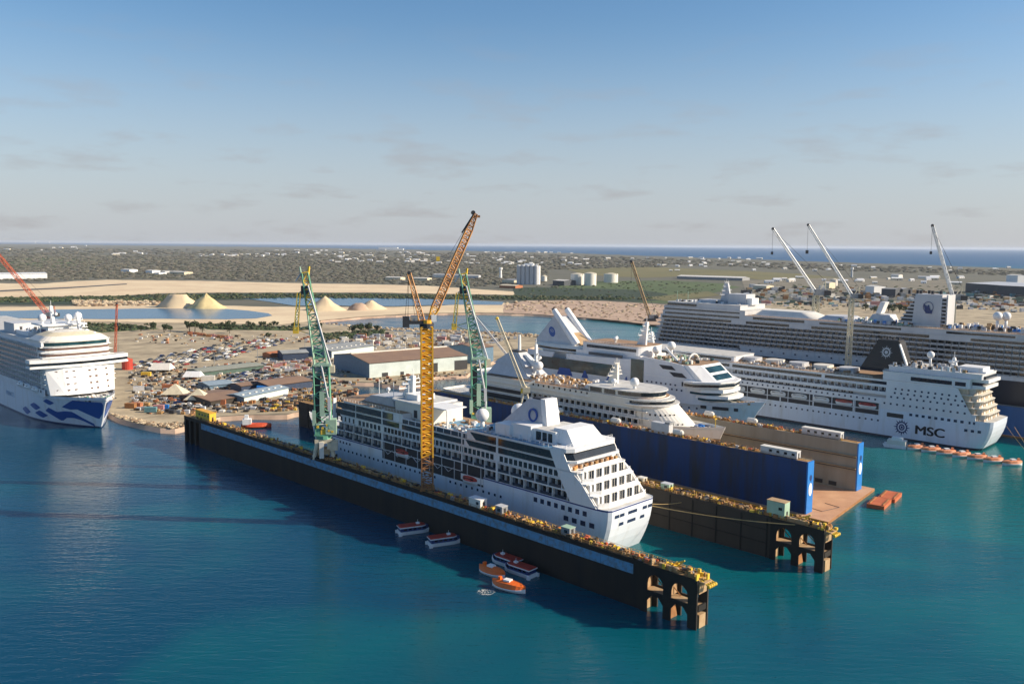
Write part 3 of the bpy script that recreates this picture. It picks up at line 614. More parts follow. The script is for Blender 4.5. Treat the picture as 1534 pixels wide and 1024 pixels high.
for i, (s, t) in enumerate(((74, 157.5), (96, 157.3), (117, 157.3), (83, 112.8), (116, 113), (150, 113))):
    r_ = thing('tank', ('white drum tank on the blue dock far wall nearest its end', 'white drum tank on the blue dock far wall before the bow', 'white drum tank behind the small ship bridge', 'cream drum tank on the blue dock near wall under the bow', 'cream drum tank below the small ship bridge', 'cream drum tank halfway along the blue dock near wall')[i], 'tank', W(s, t, H2), ANG)
    b = MB(); b.tube((-1.8, 0, 1.9), (1.8, 0, 1.9), 1.25, WARM, 12); b.ball((-1.8, 0, 1.9), 1.1, WARM, 10, 6); b.build('drum', r_)
    b = MB(); b.box(-1.4, -1, -1, 1, 0, 1.2, OCHRE); b.box(1, 1.4, -1, 1, 0, 1.2, OCHRE); b.build('cradle', r_)
r_ = thing('gangway', 'grey gangway tower beside the small ship bow on the blue dock', 'gangway', W(92, 113.3, H2), ANG)
b = MB(); b.box(-5, 4, -1.8, 1.2, .0, 4.6, GREYW); b.box(-5.4, -3, -1.9, 1.3, 4.6, 5.4, GREY); b.build('tower', r_); b = MB(); b.box(-1, 1, -6, -1.7, 4.2, 4.5, GREY); b.build('walkway', r_)
# ---- third dock: only its blue wall shows at the far right
D3 = thing('floating_dock', 'far floating dock with blue outer wall under the dark hulled ship', 'floating dock', W(-60, 322), ANG)
wall(D3, 0, 330, 0, -5, 16, mat('fresh_blue_steel', (.03, .13, .36), .5, scale=.1, streak=1), INNER, GREY); wall(D3, 0, 330, -46, -51, 16, INNER, DKBLUE, GREY)
b = MB(); b.box(-2, 332, -52, 1, -3, .8, RUST, top=RUSTD); b.build('pontoon', D3)
# ---- orange float boxes off the blue dock
for i, (px_, py_) in enumerate(((1317, 756), (1333, 746))):
    r_ = thing('float', ('orange steel float nearest the camera at the pontoon corner', 'orange steel float behind its twin at the pontoon corner')[i], 'float', G(px_, py_, 0), ANG + .15)
    b = MB(); b.box(-3.2, 3.2, -6, 6, -.6, 1.5, mat('float_orange', (.62, .17, .06), .6, scale=.3, col2=(.40, .10, .04))); b.build('float_body', r_); b = MB()
    for x in (-2.6, 2.2): b.box(x, x + .4, -5, 5, 1.5, 1.8, RUST)
    b.build('fender_rail', r_)

# ================================================================== ship B: small ship in the blue dock, bow to the right
def ship_small():
    r = thing('cruise_ship', 'small cream white cruise ship standing inside the blue floating dock', 'cruise ship', W(250, 135.5), ANG + math.pi)
    hm = banded('hull_paint_small', (.78, .75, .69), [(-5, 17.3, (.25, .17, .08))]); y = 12.5; v = -1
    H = Hull(176, 25, 19.5, rake=9, cut=12, sf=.72, p0=.72, ps=.16, zb=5, sheer=3.4, eb=(1.7, 2.3), zs=.6); H.build(r, hm, DECKW)
    b = MB(); b.box(26, 150, y - 1.5, y, 17.3, 19.5, WHITE); b.build('side_plating', r)
    tier(r, 22, 143, y - 1.4, 19.5, 23.2, WARM, rf=0, ra=4, lip=1.2); tier(r, 30, 142, y - 1.4, 23.2, 26.5, WARM, rf=0, ra=4, lip=1.2)
    tier(r, 33, 146, y - 1.4, 26.5, 28.8, WARM, rf=12, ra=3, lip=.3); tier(r, 36, 144, y - .6, 28.8, 31.6, WARM, rf=12, ra=3, top=TEAK, lip=.5)
    tier(r, 108, 143, y - 1, 31.6, 34.6, WARM, rf=14, ra=2, lip=.9)
    band(r, 110, 117, y - 1, 31.9, 34.0, v, d=.1); band(r, 118.5, 125, y - 1, 31.9, 34.0, v, d=.1)
    fr = MB(); fr.prism(outline(126.5, 143.1, y - .9, 14), 32.2, 33.9, GLASS); fr.build('lounge_window', r)
    fr = MB(); fr.prism(outline(131, 147.6, y - .75, 13), 29.2, 30.4, GLASS); fr.build('bridge_window', r)
    # front terraces, rounded and stepping down toward the bow
    b = MB(); b.prism(outline(140, 161.5, y - .7, 20, k=12), 19.0, 28.4, WARM, pl2=outline(140, 149.5, y - .9, 14, k=12)); b.build('sloped_front', r)
    tier(r, 132, 149.5, y + .5, 28.4, 29.1, WARM, rf=13, lip=.3); tier(r, 130, 147.5, y - .8, 29.1, 31.2, WARM, rf=13, lip=.3)
    uA = bal_unit(3.3, 3.2, 1.3, GREYW)
    rows(r, 'balcony', uA, srow(66, 139, 3.4, y - 1.4, 19.6, v, 3.3) + srow(66, 137, 3.4, y - 1.4, 23.3, v, 3.3))
    b = MB(); b.box(66, 141, -y - .05, -y + .6, 26.2, 26.5, WARM); b.box(30, 110, -y + .2, -y + 1, 29.1, 29.4, WHITE); b.box(26, 64, -y + .9, -y + 1.5, 20.2, 22.6, DARK); b.box(34, 64, -y + .9, -y + 1.5, 24, 25.8, DARK); b.build('open_deck_side', r)
    wn = win(.9, 1.0); X = [((70 + i * 3.5, -y + .55, 30.6), math.pi, 1) for i in range(12)] + [((149 + i * 2.2, -H.y(149 + i * 2.2, 19) + .5, 21), 0, 1) for i in range(0)]
    X += [((30 + i * 5, -H.y(30 + i * 5, 18.4) - .02, 18.4), 0, 1) for i in range(7)]
    for z in (21.6, 25.2):
        f = (z - 19) / 9.4
        for i in range(6):
            t = R(24 + i * 9); x1 = 161.5 - 12 * f; rf = 20 - 6 * f; X.append(((x1 - rf + rf * math.cos(math.pi / 2 - t) + .04, -(y - .75) * math.sin(math.pi / 2 - t) - .03, z), math.atan2(rf * math.cos(math.pi / 2 - t), -(-1) * 1) * 0 - math.atan2((y) * math.cos(math.pi/2 - t) , rf * math.sin(math.pi/2 - t)) * -1 * 0 + (t * .75), .85))
    rows(r, 'window', wn, X)
    # stern, funnel, mast, domes
    b = MB(); b.prism([(36, -8), (36, 8), (66, 8), (66, -8)], 32, 38, GREYW, pl2=[(40, -5), (40, 5), (60, 5), (60, -5)]); b.prism([(38, -5.5), (38, 5.5), (62, 5.5), (62, -5.5)], 37.6, 44.2, GREYW, pl2=[(48, -3), (48, 3), (54, 3), (54, -3)]); b.box(47.5, 54.5, -3.3, 3.3, 44.2, 44.9, DARK)
    b.side([(62, 37.6), (66, 37.6), (58, 43), (56, 43)], -1, 1, WHITE); b.tube((52, 0, 44.5), (52, 0, 53), .9, WHITE, 8, .7); b.build('funnel', r)
    mast(r, 64, 0, 35, 14, 3, 1); mast(r, 113, 2, 34.4, 9.5, 6, 4, 2, WARM); radome(r, 67, -1, 35, 2.3, 1.5); radome(r, 131, -5, 34.5, 2.1, 1.6); radome(r, 119, -5, 34.5, 1.3, 1.2); radome(r, 70, -4, 33, 1.6, .8)
    clutter(r, 'deck_furniture', 64, 110, -10, 10, 32, 120, [WARM, TANS, WHITE, TEAK, OCHRE], .8, 2.2, 1.6)
    clutter(r, 'foredeck_gear', 160, 167, -4, 4, 20.8, 26, [NAVY, GREY, DARK, BLUE], .6, 1.6, .9)
    b = MB(); b.tube((171, 0, 21), (171, 0, 27.5), .16, YELS, 5); b.box(170.8, 171.2, -.8, .8, 25.5, 25.8, YELS); b.build('bow_mast', r)
    rails(r, [(66, -11.4, 32), (110, -11.4, 32)]); rails(r, [(8, -9, 20), (22, -11, 20)])
ship_small()

# ================================================================== ship C: taller white ship behind the blue dock, bow to the right
def ship_mid():
    r = thing('cruise_ship', 'white cruise ship with twin tube funnel and teal glass, moored behind the blue dock', 'cruise ship', W(296, 205), ANG + math.pi)
    y = 15.0; v = -1; Z = mat('white_side_paint', (.74, .75, .77), .4, var=.05, scale=.1, streak=1)
    H = Hull(203, 30, 18.5, rake=15, cut=10, sf=.8, p0=.66, ps=.14, sheer=4.2, eb=(1.5, 2.2), zs=.72); H.build(r, banded('hull_paint_mid', (.76, .79, .84), [(-3, .8, (.03, .05, .2))]), DECKW)
    tier(r, 40, 181, y - .1, 18.5, 27, Z, rf=20, ra=2, lip=.05); tier(r, 50, 172, y - .1, 27, 31.2, Z, rf=10, ra=2, lip=.05, top=TEAK)
    b = MB(); b.side([(83, 31.0), (171, 31.0), (163, 38.6), (153, 39.6), (138, 40.6), (131, 38.4), (104, 37.4), (83, 37.2)], -y + .1, -y + .7, Z); b.side([(83, 31.0), (171, 31.0), (163, 38.6), (153, 39.6), (138, 40.6), (131, 38.4), (104, 37.4), (83, 37.2)], y - .7, y - .1, Z)
    b.side([(50, 20), (62, 20), (74, 37.2), (52, 37.2)], -y - .05, -y + .6, Z); b.box(88, 134, -12, 12, 31.1, 40.2, Z, top=DECKW); b.build('side_plating', r)
    # sloped front with two big windows
    b = MB(); b.prism([(134, -y + .8), (175, -y + .8), (180, -9), (180, 9), (175, y - .8), (134, y - .8)], 31.0, 38.6, WHITE, top=TEAK, pl2=[(134, -y + .8), (166, -y + .8), (170.5, -9), (170.5, 9), (166, y - .8), (134, y - .8)]); b.build('front_lounge', r)
    b = MB()
    for z0, z1 in ((31.6, 34.0), (35.0, 37.6)):
        f = lambda z: 180 - (z - 31.0) * 9.5 / 7.6
        b.poly([(f(z0) + .1, -7.8, z0), (f(z0) + .1, 7.8, z0), (f(z1) + .1, 7.8, z1), (f(z1) + .1, -7.8, z1)], [(0, 1, 2, 3)], GLASSG)
    b.build('lounge_window', r)
    # bridge and front terraces
    b = MB(); b.prism([(166, -18), (172, -18), (182, -10), (185, 0), (182, 10), (172, 18), (166, 18)], 27.6, 30.6, WARM, top=DECKW); b.prism([(166, -18.4), (172.4, -18.4), (183, -10), (186, 0), (183, 10), (172.4, 18.4), (166, 18.4)], 30.4, 31.1, WHITE); b.build('bridge', r)
    b = MB(); b.prism([(166.5, -18.1), (172.2, -18.1), (182.2, -10.1), (185.2, 0), (182.2, 10.1), (172.2, 18.1), (166.5, 18.1)], 28.4, 29.7, GLASS); b.build('bridge_window', r)
    for z0, z1, e, hw in ((24.2, 27.2, 185, 14.0), (21.2, 24.0, 187.5, 12.6)):
        b = MB(); b.prism([(160, -hw), (e - 11, -hw), (e - 3, -hw * .55), (e - 2, 0), (e - 3, hw * .55), (e - 11, hw), (160, hw)], z0, z0 + 1.2, GLASSG); b.prism([(160, -hw - .4), (e - 10.6, -hw - .4), (e - 1.4, -hw * .6), (e, 0), (e - 1.4, hw * .6), (e - 10.6, hw + .4), (160, hw + .4)], z0 + 1.2, z1, WHITE); b.build('front_terrace', r)
    # glass features on the side
    for a, e, z0, z1, s0, s1, m in ((64, 113, 27, 34, -10, 6, GLASSG), (130, 138.5, 25, 38.8, 0, 0, GLASSG), (163, 171, 27.6, 29.8, 0, 0, DARK), (158, 166, 32.0, 34.2, -3, -3, DARK), (151, 159, 35.4, 37.4, -2.5, -2.5, DARK)): band(r, a, e, y - .1, z0, z1, v, m, d=.22, name='side_glazing', sl0=s0, sl1=s1)
    for a, e in ((76, 88), (95, 100), (113, 117), (125, 129)): band(r, a, e, y - .1, 24.4, 28.6, v, BLOGO, d=.30, name='blue_awning', sl0=2, sl1=-2)
    wn = win(1.0, .9, mat('hull_window', (.03, .05, .10), .2)); X = [((141 + i * 3.0, -y - .0, 27.6), 0, 1) for i in range(7)] + [((133 + i * 3.0, -y - .0, 25.2), 0, 1) for i in range(11)]
    X += [((90 + i * 4.2, -H.y(90 + i * 4.2, 16) - .02, 16.2), 0, 1) for i in range(20)]
    rows(r, 'window', wn, X)
    b = MB()
    for a, e in ((172, 175), (178, 186), (188.5, 190.5)): ya, yb = H.y(a, 17.5), H.y(e, 17.5); b.poly([(a, -ya - .12, 16.6), (e, -yb - .12, 16.6), (e, -yb - .16, 18.2), (a, -ya - .16, 18.2)], [(0, 1, 2, 3)], DARK)
    b.build('mooring_opening', r)
    # funnel on its disc-shaped lounge
    b = MB(); n = 24
    P = [(74 + 28 * math.cos(2 * math.pi * i / n), 12.5 * math.sin(2 * math.pi * i / n)) for i in range(n)]; P2 = [(74 + 26 * math.cos(2 * math.pi * i / n), 11 * math.sin(2 * math.pi * i / n)) for i in range(n)]
    P0 = [(a * .93 + 5.2, c * .9) for a, c in P]
    b.prism(P0, 38.2, 39.6, GLASS, pl2=P0); b.prism(P, 39.6, 41.4, WARM, pl2=P2); b.prism(P, 37.6, 38.2, WHITE); b.box(58, 92, -8, 8, 31.1, 37.6, Z); b.build('ring_lounge', r)
    b = MB(); b.prism([(50, -7), (50, 7), (86, 7), (86, -7)], 41.4, 57, GREYW, pl2=[(63, -4.5), (63, 4.5), (67, 4.5), (67, -4.5)]); f = b.build('funnel', r)
    b = MB(); b.prism([(64, -6.6), (64, 6.6), (88, 6.6), (88, -6.6)], 41.3, 52, TANS, pl2=[(70, -5), (70, 5), (72, 5), (72, -5)]); b.build('funnel_back', f)
    for q in (-6.4, 5.2):
        b = MB(); b.tube((84, q, 41.4), (65, q + .4, 61), 2.4, WHITE, 10, 1.7); b.tube((65, q + .4, 61), (64.2, q + .4, 61.8), 1.0, DARK, 8); b.build('funnel_tube', f)
    lg = MB(); n = 20; c = (64, -6.35, 48.6)
    for k in range(4):
        P = [(c[0] + (2.9 - k * .25) * math.cos(t) * (1 if k == 0 else .9) + k * .0, -6.62 + (48.6 - c[2]) * 0, c[2] + 2.6 * (1 - k * .3) * math.sin(t)) for t in [2 * math.pi * i / n for i in range(n)]]
    # oval badge lying on the sloping side
    def fs(x, z, o=.12): return (x, -(7 - (z - 41.4) * 2.5 / 15.6) - o, z)
    P = [fs(63.5 + 2.6 * math.cos(2 * math.pi * i / n) - 1.0 * math.sin(2 * math.pi * i / n), 48 + 3.0 * math.sin(2 * math.pi * i / n)) for i in range(n)]; lg.poly(P, [tuple(range(n))], BLOGO)
    for k in (0, 1):
        Q = []; rr = 1.9 - .9 * k
        for i in range(9): t = .3 + i * 2.2 / 8; Q.append(fs(63.3 + rr * math.cos(t), 47.2 + rr * 1.2 * math.sin(t), .2))
        for i in range(8, -1, -1): t = .3 + i * 2.2 / 8; Q.append(fs(63.3 + (rr - .3) * math.cos(t), 47.2 + (rr - .3) * 1.2 * math.sin(t), .2))
        lg.poly(Q, [(i, i + 1, 16 - i, 17 - i) for i in range(8)], GREYW)
    lg.build('funnel_logo', f)
    # upper block and mast
    tier(r, 92, 134, 12, 40.2, 45, Z, ra=2, rf=4, top=TEAK); band(r, 96, 131, 12, 42, 43.6, v, d=.1); band(r, 100, 124, y, 38.3, 39.9, v, mat('smoked_glass', (.05, .07, .10), .2), d=.1)
    mast(r, 126, 0, 45, 13, 6, 3, 3); radome(r, 112, -6, 45, 1.2, 1.5); radome(r, 108, 0, 45, 1.1, 1.5); radome(r, 143, 4, 41, 2.4, 2.6); radome(r, 138, -3, 40, 2.2, 1.5); radome(r, 104, -11, 37.4, .9, .6)
    b = MB(); b.tube((154, -6, 39), (146, -6, 45.5), .6, WHITE, 6)
    for k in range(8): t = math.pi * k / 8; t2 = math.pi * (k + 1) / 8; b.tube((160, -5 * math.cos(t), 38.5 + 4.4 * math.sin(t)), (160, -5 * math.cos(t2), 38.5 + 4.4 * math.sin(t2)), .55, WARM, 6)
    b.build('deck_arch', r)
    clutter(r, 'deck_furniture', 136, 164, -11, 11, 38.7, 80, [GLASSG, TANS, WHITE, GRNL, WARM], .8, 2.4, 2); clutter(r, 'foredeck_gear', 188, 197, -4, 4, 20.4, 16, [OCHRE, TANS, GREY], .6, 1.6, 1.1)
    rails(r, [(92, -11.8, 45), (130, -11.8, 45)])
ship_mid()

# ================================================================== ship D: ship with black funnel, stern to the right
def ship_black():
    r = thing('cruise_ship', 'white cruise ship with black funnel and compass star on its hull', 'cruise ship', W(2, 286.5), ANG)
    y = 14.5; v = 1; hm = banded('hull_paint_black', (.70, .76, .84), [(-3, 1.1, (.03, .03, .05))], var=.06)
    H = Hull(276, 29, 15, rake=14, cut=5, sf=.90, p0=.78, ps=.05, sheer=3, x0=6.5); H.build(r, hm, DECKW, bul=.15)
    SH = mat('white_side_paint', (.74, .75, .77), .4, var=.05, scale=.1, streak=1)
    tier(r, 14, 240, y - .1, 15, 18, SH, rf=16, lip=.02)
    b = MB(); side = [(15, 15), (64, 15), (64, 27), (240, 27), (240, 30.4), (24, 30.4), (20, 24)]
    for q in (1, -1): b.side([(14.5, 15), (23, 30.4), (58, 30.4), (58, 15)], q * (y - .5) if q > 0 else -y, q * y if q > 0 else -y + .5, SH)
    b.box(58, 240, y - .5, y, 22.4, 24.1, SH); b.box(58, 240, y - .5, y, 18, 20.8, SH); b.box(58, 240, y - .5, y, 26.5, 27.5, SH); b.box(58, 240, -y, -y + .5, 18, 27.5, SH)
    for i in range(46): b.box(58 + i * 4, 58.3 + i * 4, y - .5, y, 24, 26.6, SH)
    for i in range(5): x = (75, 98, 118, 150, 172)[i]; b.box(x - .4, x + .4, y - .6, y + .1, 11, 18.2, SH)
    b.build('side_plating', r)
    tier(r, 21, 240, y - 1.9, 18, 24.1, GREYW, lip=.02); tier(r, 24, 240, y - 1.9, 24.1, 27.3, GREYW, lip=.02)
    tier(r, 24, 240, y - .2, 27.3, 30.6, SH, rf=12, top=TEAK); tier(r, 18, 62, y - .4, 30.6, 35.2, SH, rf=2, ra=1); tier(r, 13, 60, y - 3, 35.2, 38, SH, rf=2, ra=1); tier(r, 150, 236, y - 2, 30.6, 34, SH, rf=10, ra=2)
    band(r, 24, 92, y - .2, 27.9, 29.5, v, d=.1); band(r, 94, 150, y - .2, 27.9, 29.5, v, d=.1); band(r, 152, 234, y - .2, 27.9, 29.5, v, d=.1)
    band(r, 19.5, 24.5, y - .4, 31.6, 33.6, v, d=.1); band(r, 26, 46, y - .4, 31.6, 33.6, v, d=.1); band(r, 152, 232, y - 2, 31.4, 33, v, d=.1)
    u = MB()
    for a in (0, 1.35): u.box(.55 + a, 1.6 + a, 0, .08, .1, 2.2, GLASS)
    u.box(.2, 3.7, 1.3, 1.36, -.1, .7, mat('smoked_glass', (.05, .07, .10), .2)); um = u.mesh('balcony')
    rows(r, 'balcony', um, srow(58, 150, 4, y - 1.9, 24.2, v) + srow(76, 150, 4, y - 1.9, 20.6, v))
    wn = win(.95, .95, mat('hull_window', (.03, .05, .10), .2)); X = []
    for z, a, e in ((26.4, 22, 58), (24.2, 19, 58), (21.9, 17.5, 58), (19.4, 62, 200), (18.2, 17.5, 62), (8.4, 60, 200)):
        n = int((e - a) / 3.3)
        for i in range(n): x = a + 1.5 + i * 3.3; X.append(((x, (y if z > 15 else H.y(x, z)) + .03, z), 0, 1))
    wb = win(1.5, 1.3, mat('hull_window', (.03, .05, .10), .2)); X2 = [((20 + i * 3.1, H.y(20 + i * 3.1, 13.9) + .03, 13.8), 0, 1) for i in range(9)] + [((14.5 + i * 2, H.y(14.5 + i * 2, 13.9) + .04, 13.8), 0, .6) for i in range(2)] + [((12 + i * 3, H.y(12 + i * 3, 9.5) + .05, 9.8), 0, 1) for i in range(3)]
    rows(r, 'porthole', wn, X); rows(r, 'hull_window', wb, X2)
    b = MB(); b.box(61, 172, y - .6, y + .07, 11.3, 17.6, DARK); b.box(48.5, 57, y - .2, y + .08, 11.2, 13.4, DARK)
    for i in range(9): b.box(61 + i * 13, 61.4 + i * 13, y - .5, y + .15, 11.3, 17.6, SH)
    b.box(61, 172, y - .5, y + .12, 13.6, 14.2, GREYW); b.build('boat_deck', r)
    for i in range(8): lifeboat_part(r, 67.5 + i * 13, y - .5, 14.6, 11, RDR if i < 2 else WARM)
    # name, star
    text('ship_name', 'MSC', 6.4, r, BLACK, (35.0, y + .06, 6.2), (math.pi / 2, 0, math.pi), .03, 1.2, .22)
    b = MB(); ring(b, 49, 6.6, 2.7, 2.15, y + .02, y + .1, 1, NAVY); ring(b, 49, 6.6, 1.5, .9, y + .02, y + .1, 1, NAVY)
    for k in range(16):
        t = math.pi / 8 * k; R1 = 4.3 if k % 2 == 0 else 3.6
        b.side([(49 + 2.5 * math.cos(t - .16), 6.6 + 2.7 * math.sin(t - .16)), (49 + 2.5 * math.cos(t + .16), 6.6 + 2.7 * math.sin(t + .16)), (49 + R1 * math.cos(t), 6.6 + R1 * 1.08 * math.sin(t))], y + .02, y + .09, NAVY)
    b.box(48.5, 49.5, y + .02, y + .09, 6.0, 7.2, NAVY); b.build('star_logo', r)
    # funnel
    b = MB(); b.prism([(52, -5.5), (52, 5.5), (76, 5.5), (76, -5.5)], 35, 50, BLACK, pl2=[(56.5, -3.6), (56.5, 3.6), (68, 3.6), (68, -3.6)]); b.box(57, 68, -3.8, 3.8, 50, 50.7, DARK)
    for i in range(4): b.tube((58.5 + i * 3, 0, 50), (58.5 + i * 3, 0, 52), .6, DARK, 8)
    b.side([(50.9, 37), (51.9, 37), (56.3, 49), (55.7, 49)], 3.9, 5.6, WHITE); f = b.build('funnel', r)
    b = MB(); fy = lambda z: 5.5 - (z - 35) * 1.9 / 15 + .08
    n = 20
    def disc(rx, m, o):
        b.poly([(63 + rx * math.cos(2 * math.pi * i / n), fy(44 + rx * 1.1 * math.sin(2 * math.pi * i / n)) + o, 44 + rx * 1.1 * math.sin(2 * math.pi * i / n)) for i in range(n)], [tuple(range(n))], m)
    disc(2.1, GREYW, .02); disc(1.5, BLACK, .05); disc(.9, GREYW, .08)
    for k in range(16):
        t = math.pi / 8 * k; q = [(2.0, t - .12), (2.0, t + .12), (3.5 if k % 2 == 0 else 2.8, t)]
        b.poly([(63 + a * math.cos(c), fy(44 + a * 1.1 * math.sin(c)) + .03, 44 + a * 1.1 * math.sin(c)) for a, c in q], [(0, 1, 2)], GREYW)
    b.build('funnel_logo', f)
    # stern terraces with bronze screens
    b = MB(); BR = mat('bronze_screen', (.70, .58, .44), .5, scale=.6, col2=(.42, .30, .20)); xx = 13.5
    for z0, x in ((15, 9.5), (18.1, 10.8), (21.2, 12.1), (24.3, 13.4), (27.4, 14.7)):
        b.box(x + 4, 26, -y + 1.2, y - 1.2, z0, z0 + 3.0, BR); b.prism([(x, -9), (x, 9), (x + 4, y - .2), (26, y - .2), (26, -y + .2), (x + 4, -y + .2)], z0 + 2.75, z0 + 3.05, WARM)
        for i in range(7):
            yy = -11.5 + i * 3.6; b.box(x + 1.2, x + 4.1, yy, yy + .3, z0, z0 + 2.8, WARM); b.box(x + .9 - (.0 if abs(yy) < 9 else 1.4) + (1.4 if abs(yy) >= 9 else 0), x + 1.1, yy + .5, yy + 2.9, z0, z0 + 1.1, WARM if i % 2 else BR)
    b.build('stern_terrace', r)
    for z0, x, hw in ((30.4, 11.5, 10), (33.6, 10.5, 9.5), (37.2, 13, 6)):
        b = MB(); b.box(x, 26, -hw, hw, z0, z0 + 1.6, WHITE); b.box(x + 1.6, 26, -hw + .6, hw - .6, z0 + 1.6, z0 + 3.3, GLASS if z0 < 36 else WHITE); b.build('aft_bridge', r)
    radome(r, 41, 2, 38, 1.9, 5); mast(r, 30, 0, 38, 6, 4, 2, 0); mast(r, 220, 0, 34, 9, 5, 3)
    clutter(r, 'deck_furniture', 20, 58, -9, 12, 38, 120, [GREYW, WHITE, DARK, TANS, GREYW], .5, 1.8, 2.4); clutter(r, 'deck_furniture', 78, 148, -9, 11, 30.7, 170, [WARM, TANS, GREYW, TEAK, DARK, WHITE], .8, 3, 1.6)
    b = MB()
    for k in range(5): b.prism(outline(80 + k * 15, 90 + k * 15, 5, 4, 2), 30.7, 33.2, WARM if k % 2 else GREYW)
    b.build('pool_canopy', r); rails(r, [(24, y - .6, 35.3), (60, y - .6, 35.3)]); rails(r, [(66, y - .5, 30.7), (148, y - .5, 30.7)])
    for i, (p, q) in enumerate((((3, 10, 14), (-9, 40, 2)), ((2, 4, 12), (-9, 40, 2)))):
        pass
ship_black()

# ================================================================== ship E: very large ship in the far dock
def ship_large():
    r = thing('cruise_ship', 'very large grey white cruise ship with dark hull in the farthest dock', 'cruise ship', W(256, 347.5), ANG + math.pi)
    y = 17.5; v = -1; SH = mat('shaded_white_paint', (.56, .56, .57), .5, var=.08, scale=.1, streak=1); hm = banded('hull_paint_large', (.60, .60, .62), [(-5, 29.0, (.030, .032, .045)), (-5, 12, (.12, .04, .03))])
    H = Hull(300, 35, 31, rake=14, cut=8, sf=.9, p0=.80, ps=.06, zb=4, sheer=2, eb=(1.7, 2.4)); H.build(r, hm, DECKW)
    RG = mat('grey_balcony_glass', (.42, .42, .43), .3); X = []
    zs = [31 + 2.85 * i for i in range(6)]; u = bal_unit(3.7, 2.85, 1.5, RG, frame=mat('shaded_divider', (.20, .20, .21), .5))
    for i, z in enumerate(zs):
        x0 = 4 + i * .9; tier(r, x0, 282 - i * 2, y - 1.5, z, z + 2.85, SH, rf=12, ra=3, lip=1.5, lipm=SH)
        X += [(p, rz, s) for p, rz, s in srow(x0 + 4, 262, 3.8, y - 1.5, z + .02, v, 3.7)]
    X.sort(key=lambda q: -q[0][2]); rows(r, 'balcony', u, X)
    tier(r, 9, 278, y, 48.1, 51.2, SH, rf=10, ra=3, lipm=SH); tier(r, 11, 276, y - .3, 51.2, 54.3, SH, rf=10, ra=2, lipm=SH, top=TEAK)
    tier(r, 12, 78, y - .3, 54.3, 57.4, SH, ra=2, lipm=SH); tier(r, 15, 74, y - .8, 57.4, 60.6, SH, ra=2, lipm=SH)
    for a, e, z0, z1 in ((12, 68, 48.8, 50.4), (79, 110, 48.8, 50.4), (125, 196, 48.8, 50.4), (218, 250, 48.8, 50.2), (84, 120, 52, 53.6), (130, 180, 52, 53.2), (14, 74, 52, 53.2), (16, 40, 58.2, 59.6), (14, 74, 55, 56), (205, 240, 52, 53.2)): band(r, a, e, y if z0 < 51 else y - .3, z0, z1, v, d=.1)
    b = MB(); b.box(75, 180, -y - .1, -y + .4, 28.4, 33.8, GREYW)
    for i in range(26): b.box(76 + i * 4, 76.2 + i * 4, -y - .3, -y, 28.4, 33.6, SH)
    b.build('scaffold_cover', r)
    X = []
    wn = win(1.1, 1.0, mat('hull_window', (.03, .05, .10), .2))
    for i in range(18): X.append(((75 + i * 8, -y - .12, 31.5), 0, 1))
    rows(r, 'window', wn, X)
    # aft terraces (cage-like)
    for k in range(6): b = MB(); b.prism([(-2 + k * 1.9, -10), (-2 + k * 1.9, 10), (10, 16), (10, -16)], 31 + k * 2.85, 31.3 + k * 2.85, GREYW); b.build('aft_terrace', r); rails(r, [(8, -16, 31.3 + k * 2.85), (-1.8 + k * 1.9, -10, 31.3 + k * 2.85), (-1.8 + k * 1.9, 10, 31.3 + k * 2.85)], 1.1, 2, GREYW)
    mast(r, 53, 0, 60.6, 14, 9, 4, 0, GREYW); b = MB(); b.box(58, 72, -6, 6, 60.6, 67.5, SH); b.box(72, 76, -5, 4, 60.6, 65, WHITE); b.box(36, 50, -8, 4, 60.6, 62.6, GREYW); b.build('radar_house', r)
    for x in (18, 27): b = MB(); b.tube((x, -8, 60.6), (x, -8, 68), .2, GRNL, 5); b.build('whip_aerial', r)
    b = MB(); b.prism(outline(80, 128, 12, 6, 4), 54.3, 58, WARM, pl2=outline(84, 118, 8, 6, 3)); b.prism(outline(124, 150, 11, 7, 5), 54.3, 57, SH, pl2=outline(128, 146, 8, 6, 4)); b.build('pool_roof', r)
    b = MB(); b.prism([(155, -7), (155, 7), (170, 7), (170, -7)], 54.3, 59.5, GREYW, pl2=[(158, -5), (158, 5), (168, 5), (168, -5)]); b.side([(159, 60), (161.5, 67), (164.5, 67), (162, 60)], -3, 3, WHITE); b.build('dome_house', r)
    b = MB(); b.prism([(182, -7), (182, 7), (198, 7), (198, -7)], 54.3, 73, SH, pl2=[(183, -6), (183, 6), (198, 6), (198, -6)])
    for k in range(8): z = 56 + k * 2.1; x = 173.5 + k * 1.25; b.side([(x, z), (183, z), (183, z + .9), (x + .5, z + .9)], -6, 6, SH); b.side([(x + 1.5, z + .9), (183, z + .9), (183, z + 2.1), (x + 2, z + 2.1)], -5.4, 5.4, DARK); b.side([(198, z), (201, z), (201, z + .7), (198, z + .7)], -6, 6, SH)
    b.side([(200.4, 55), (201.2, 55), (201.2, 73), (200.4, 73)], -6, 6, SH)
    for i in range(6): b.tube((178 + i * 3.3, -2 + (i % 2) * 4, 72.6), (178 + i * 3.3, -2 + (i % 2) * 4, 75), .9, DARK, 8)
    f = b.build('funnel', r)
    lg = MB(); ring(lg, 190.8, 65.6, 2.9, 2.6, -6.95, -6.85, 1, NAVY); lg.side([(188, 67.5), (190, 66), (191, 67), (192, 64), (193.2, 64), (193, 61.8), (189.5, 62)], -6.98, -6.6, NAVY); lg.build('funnel_logo', f)
    for q in (0, 3.4): radome(r, 226.5 + q, -2 + q, 54.3, 2.5, 6)
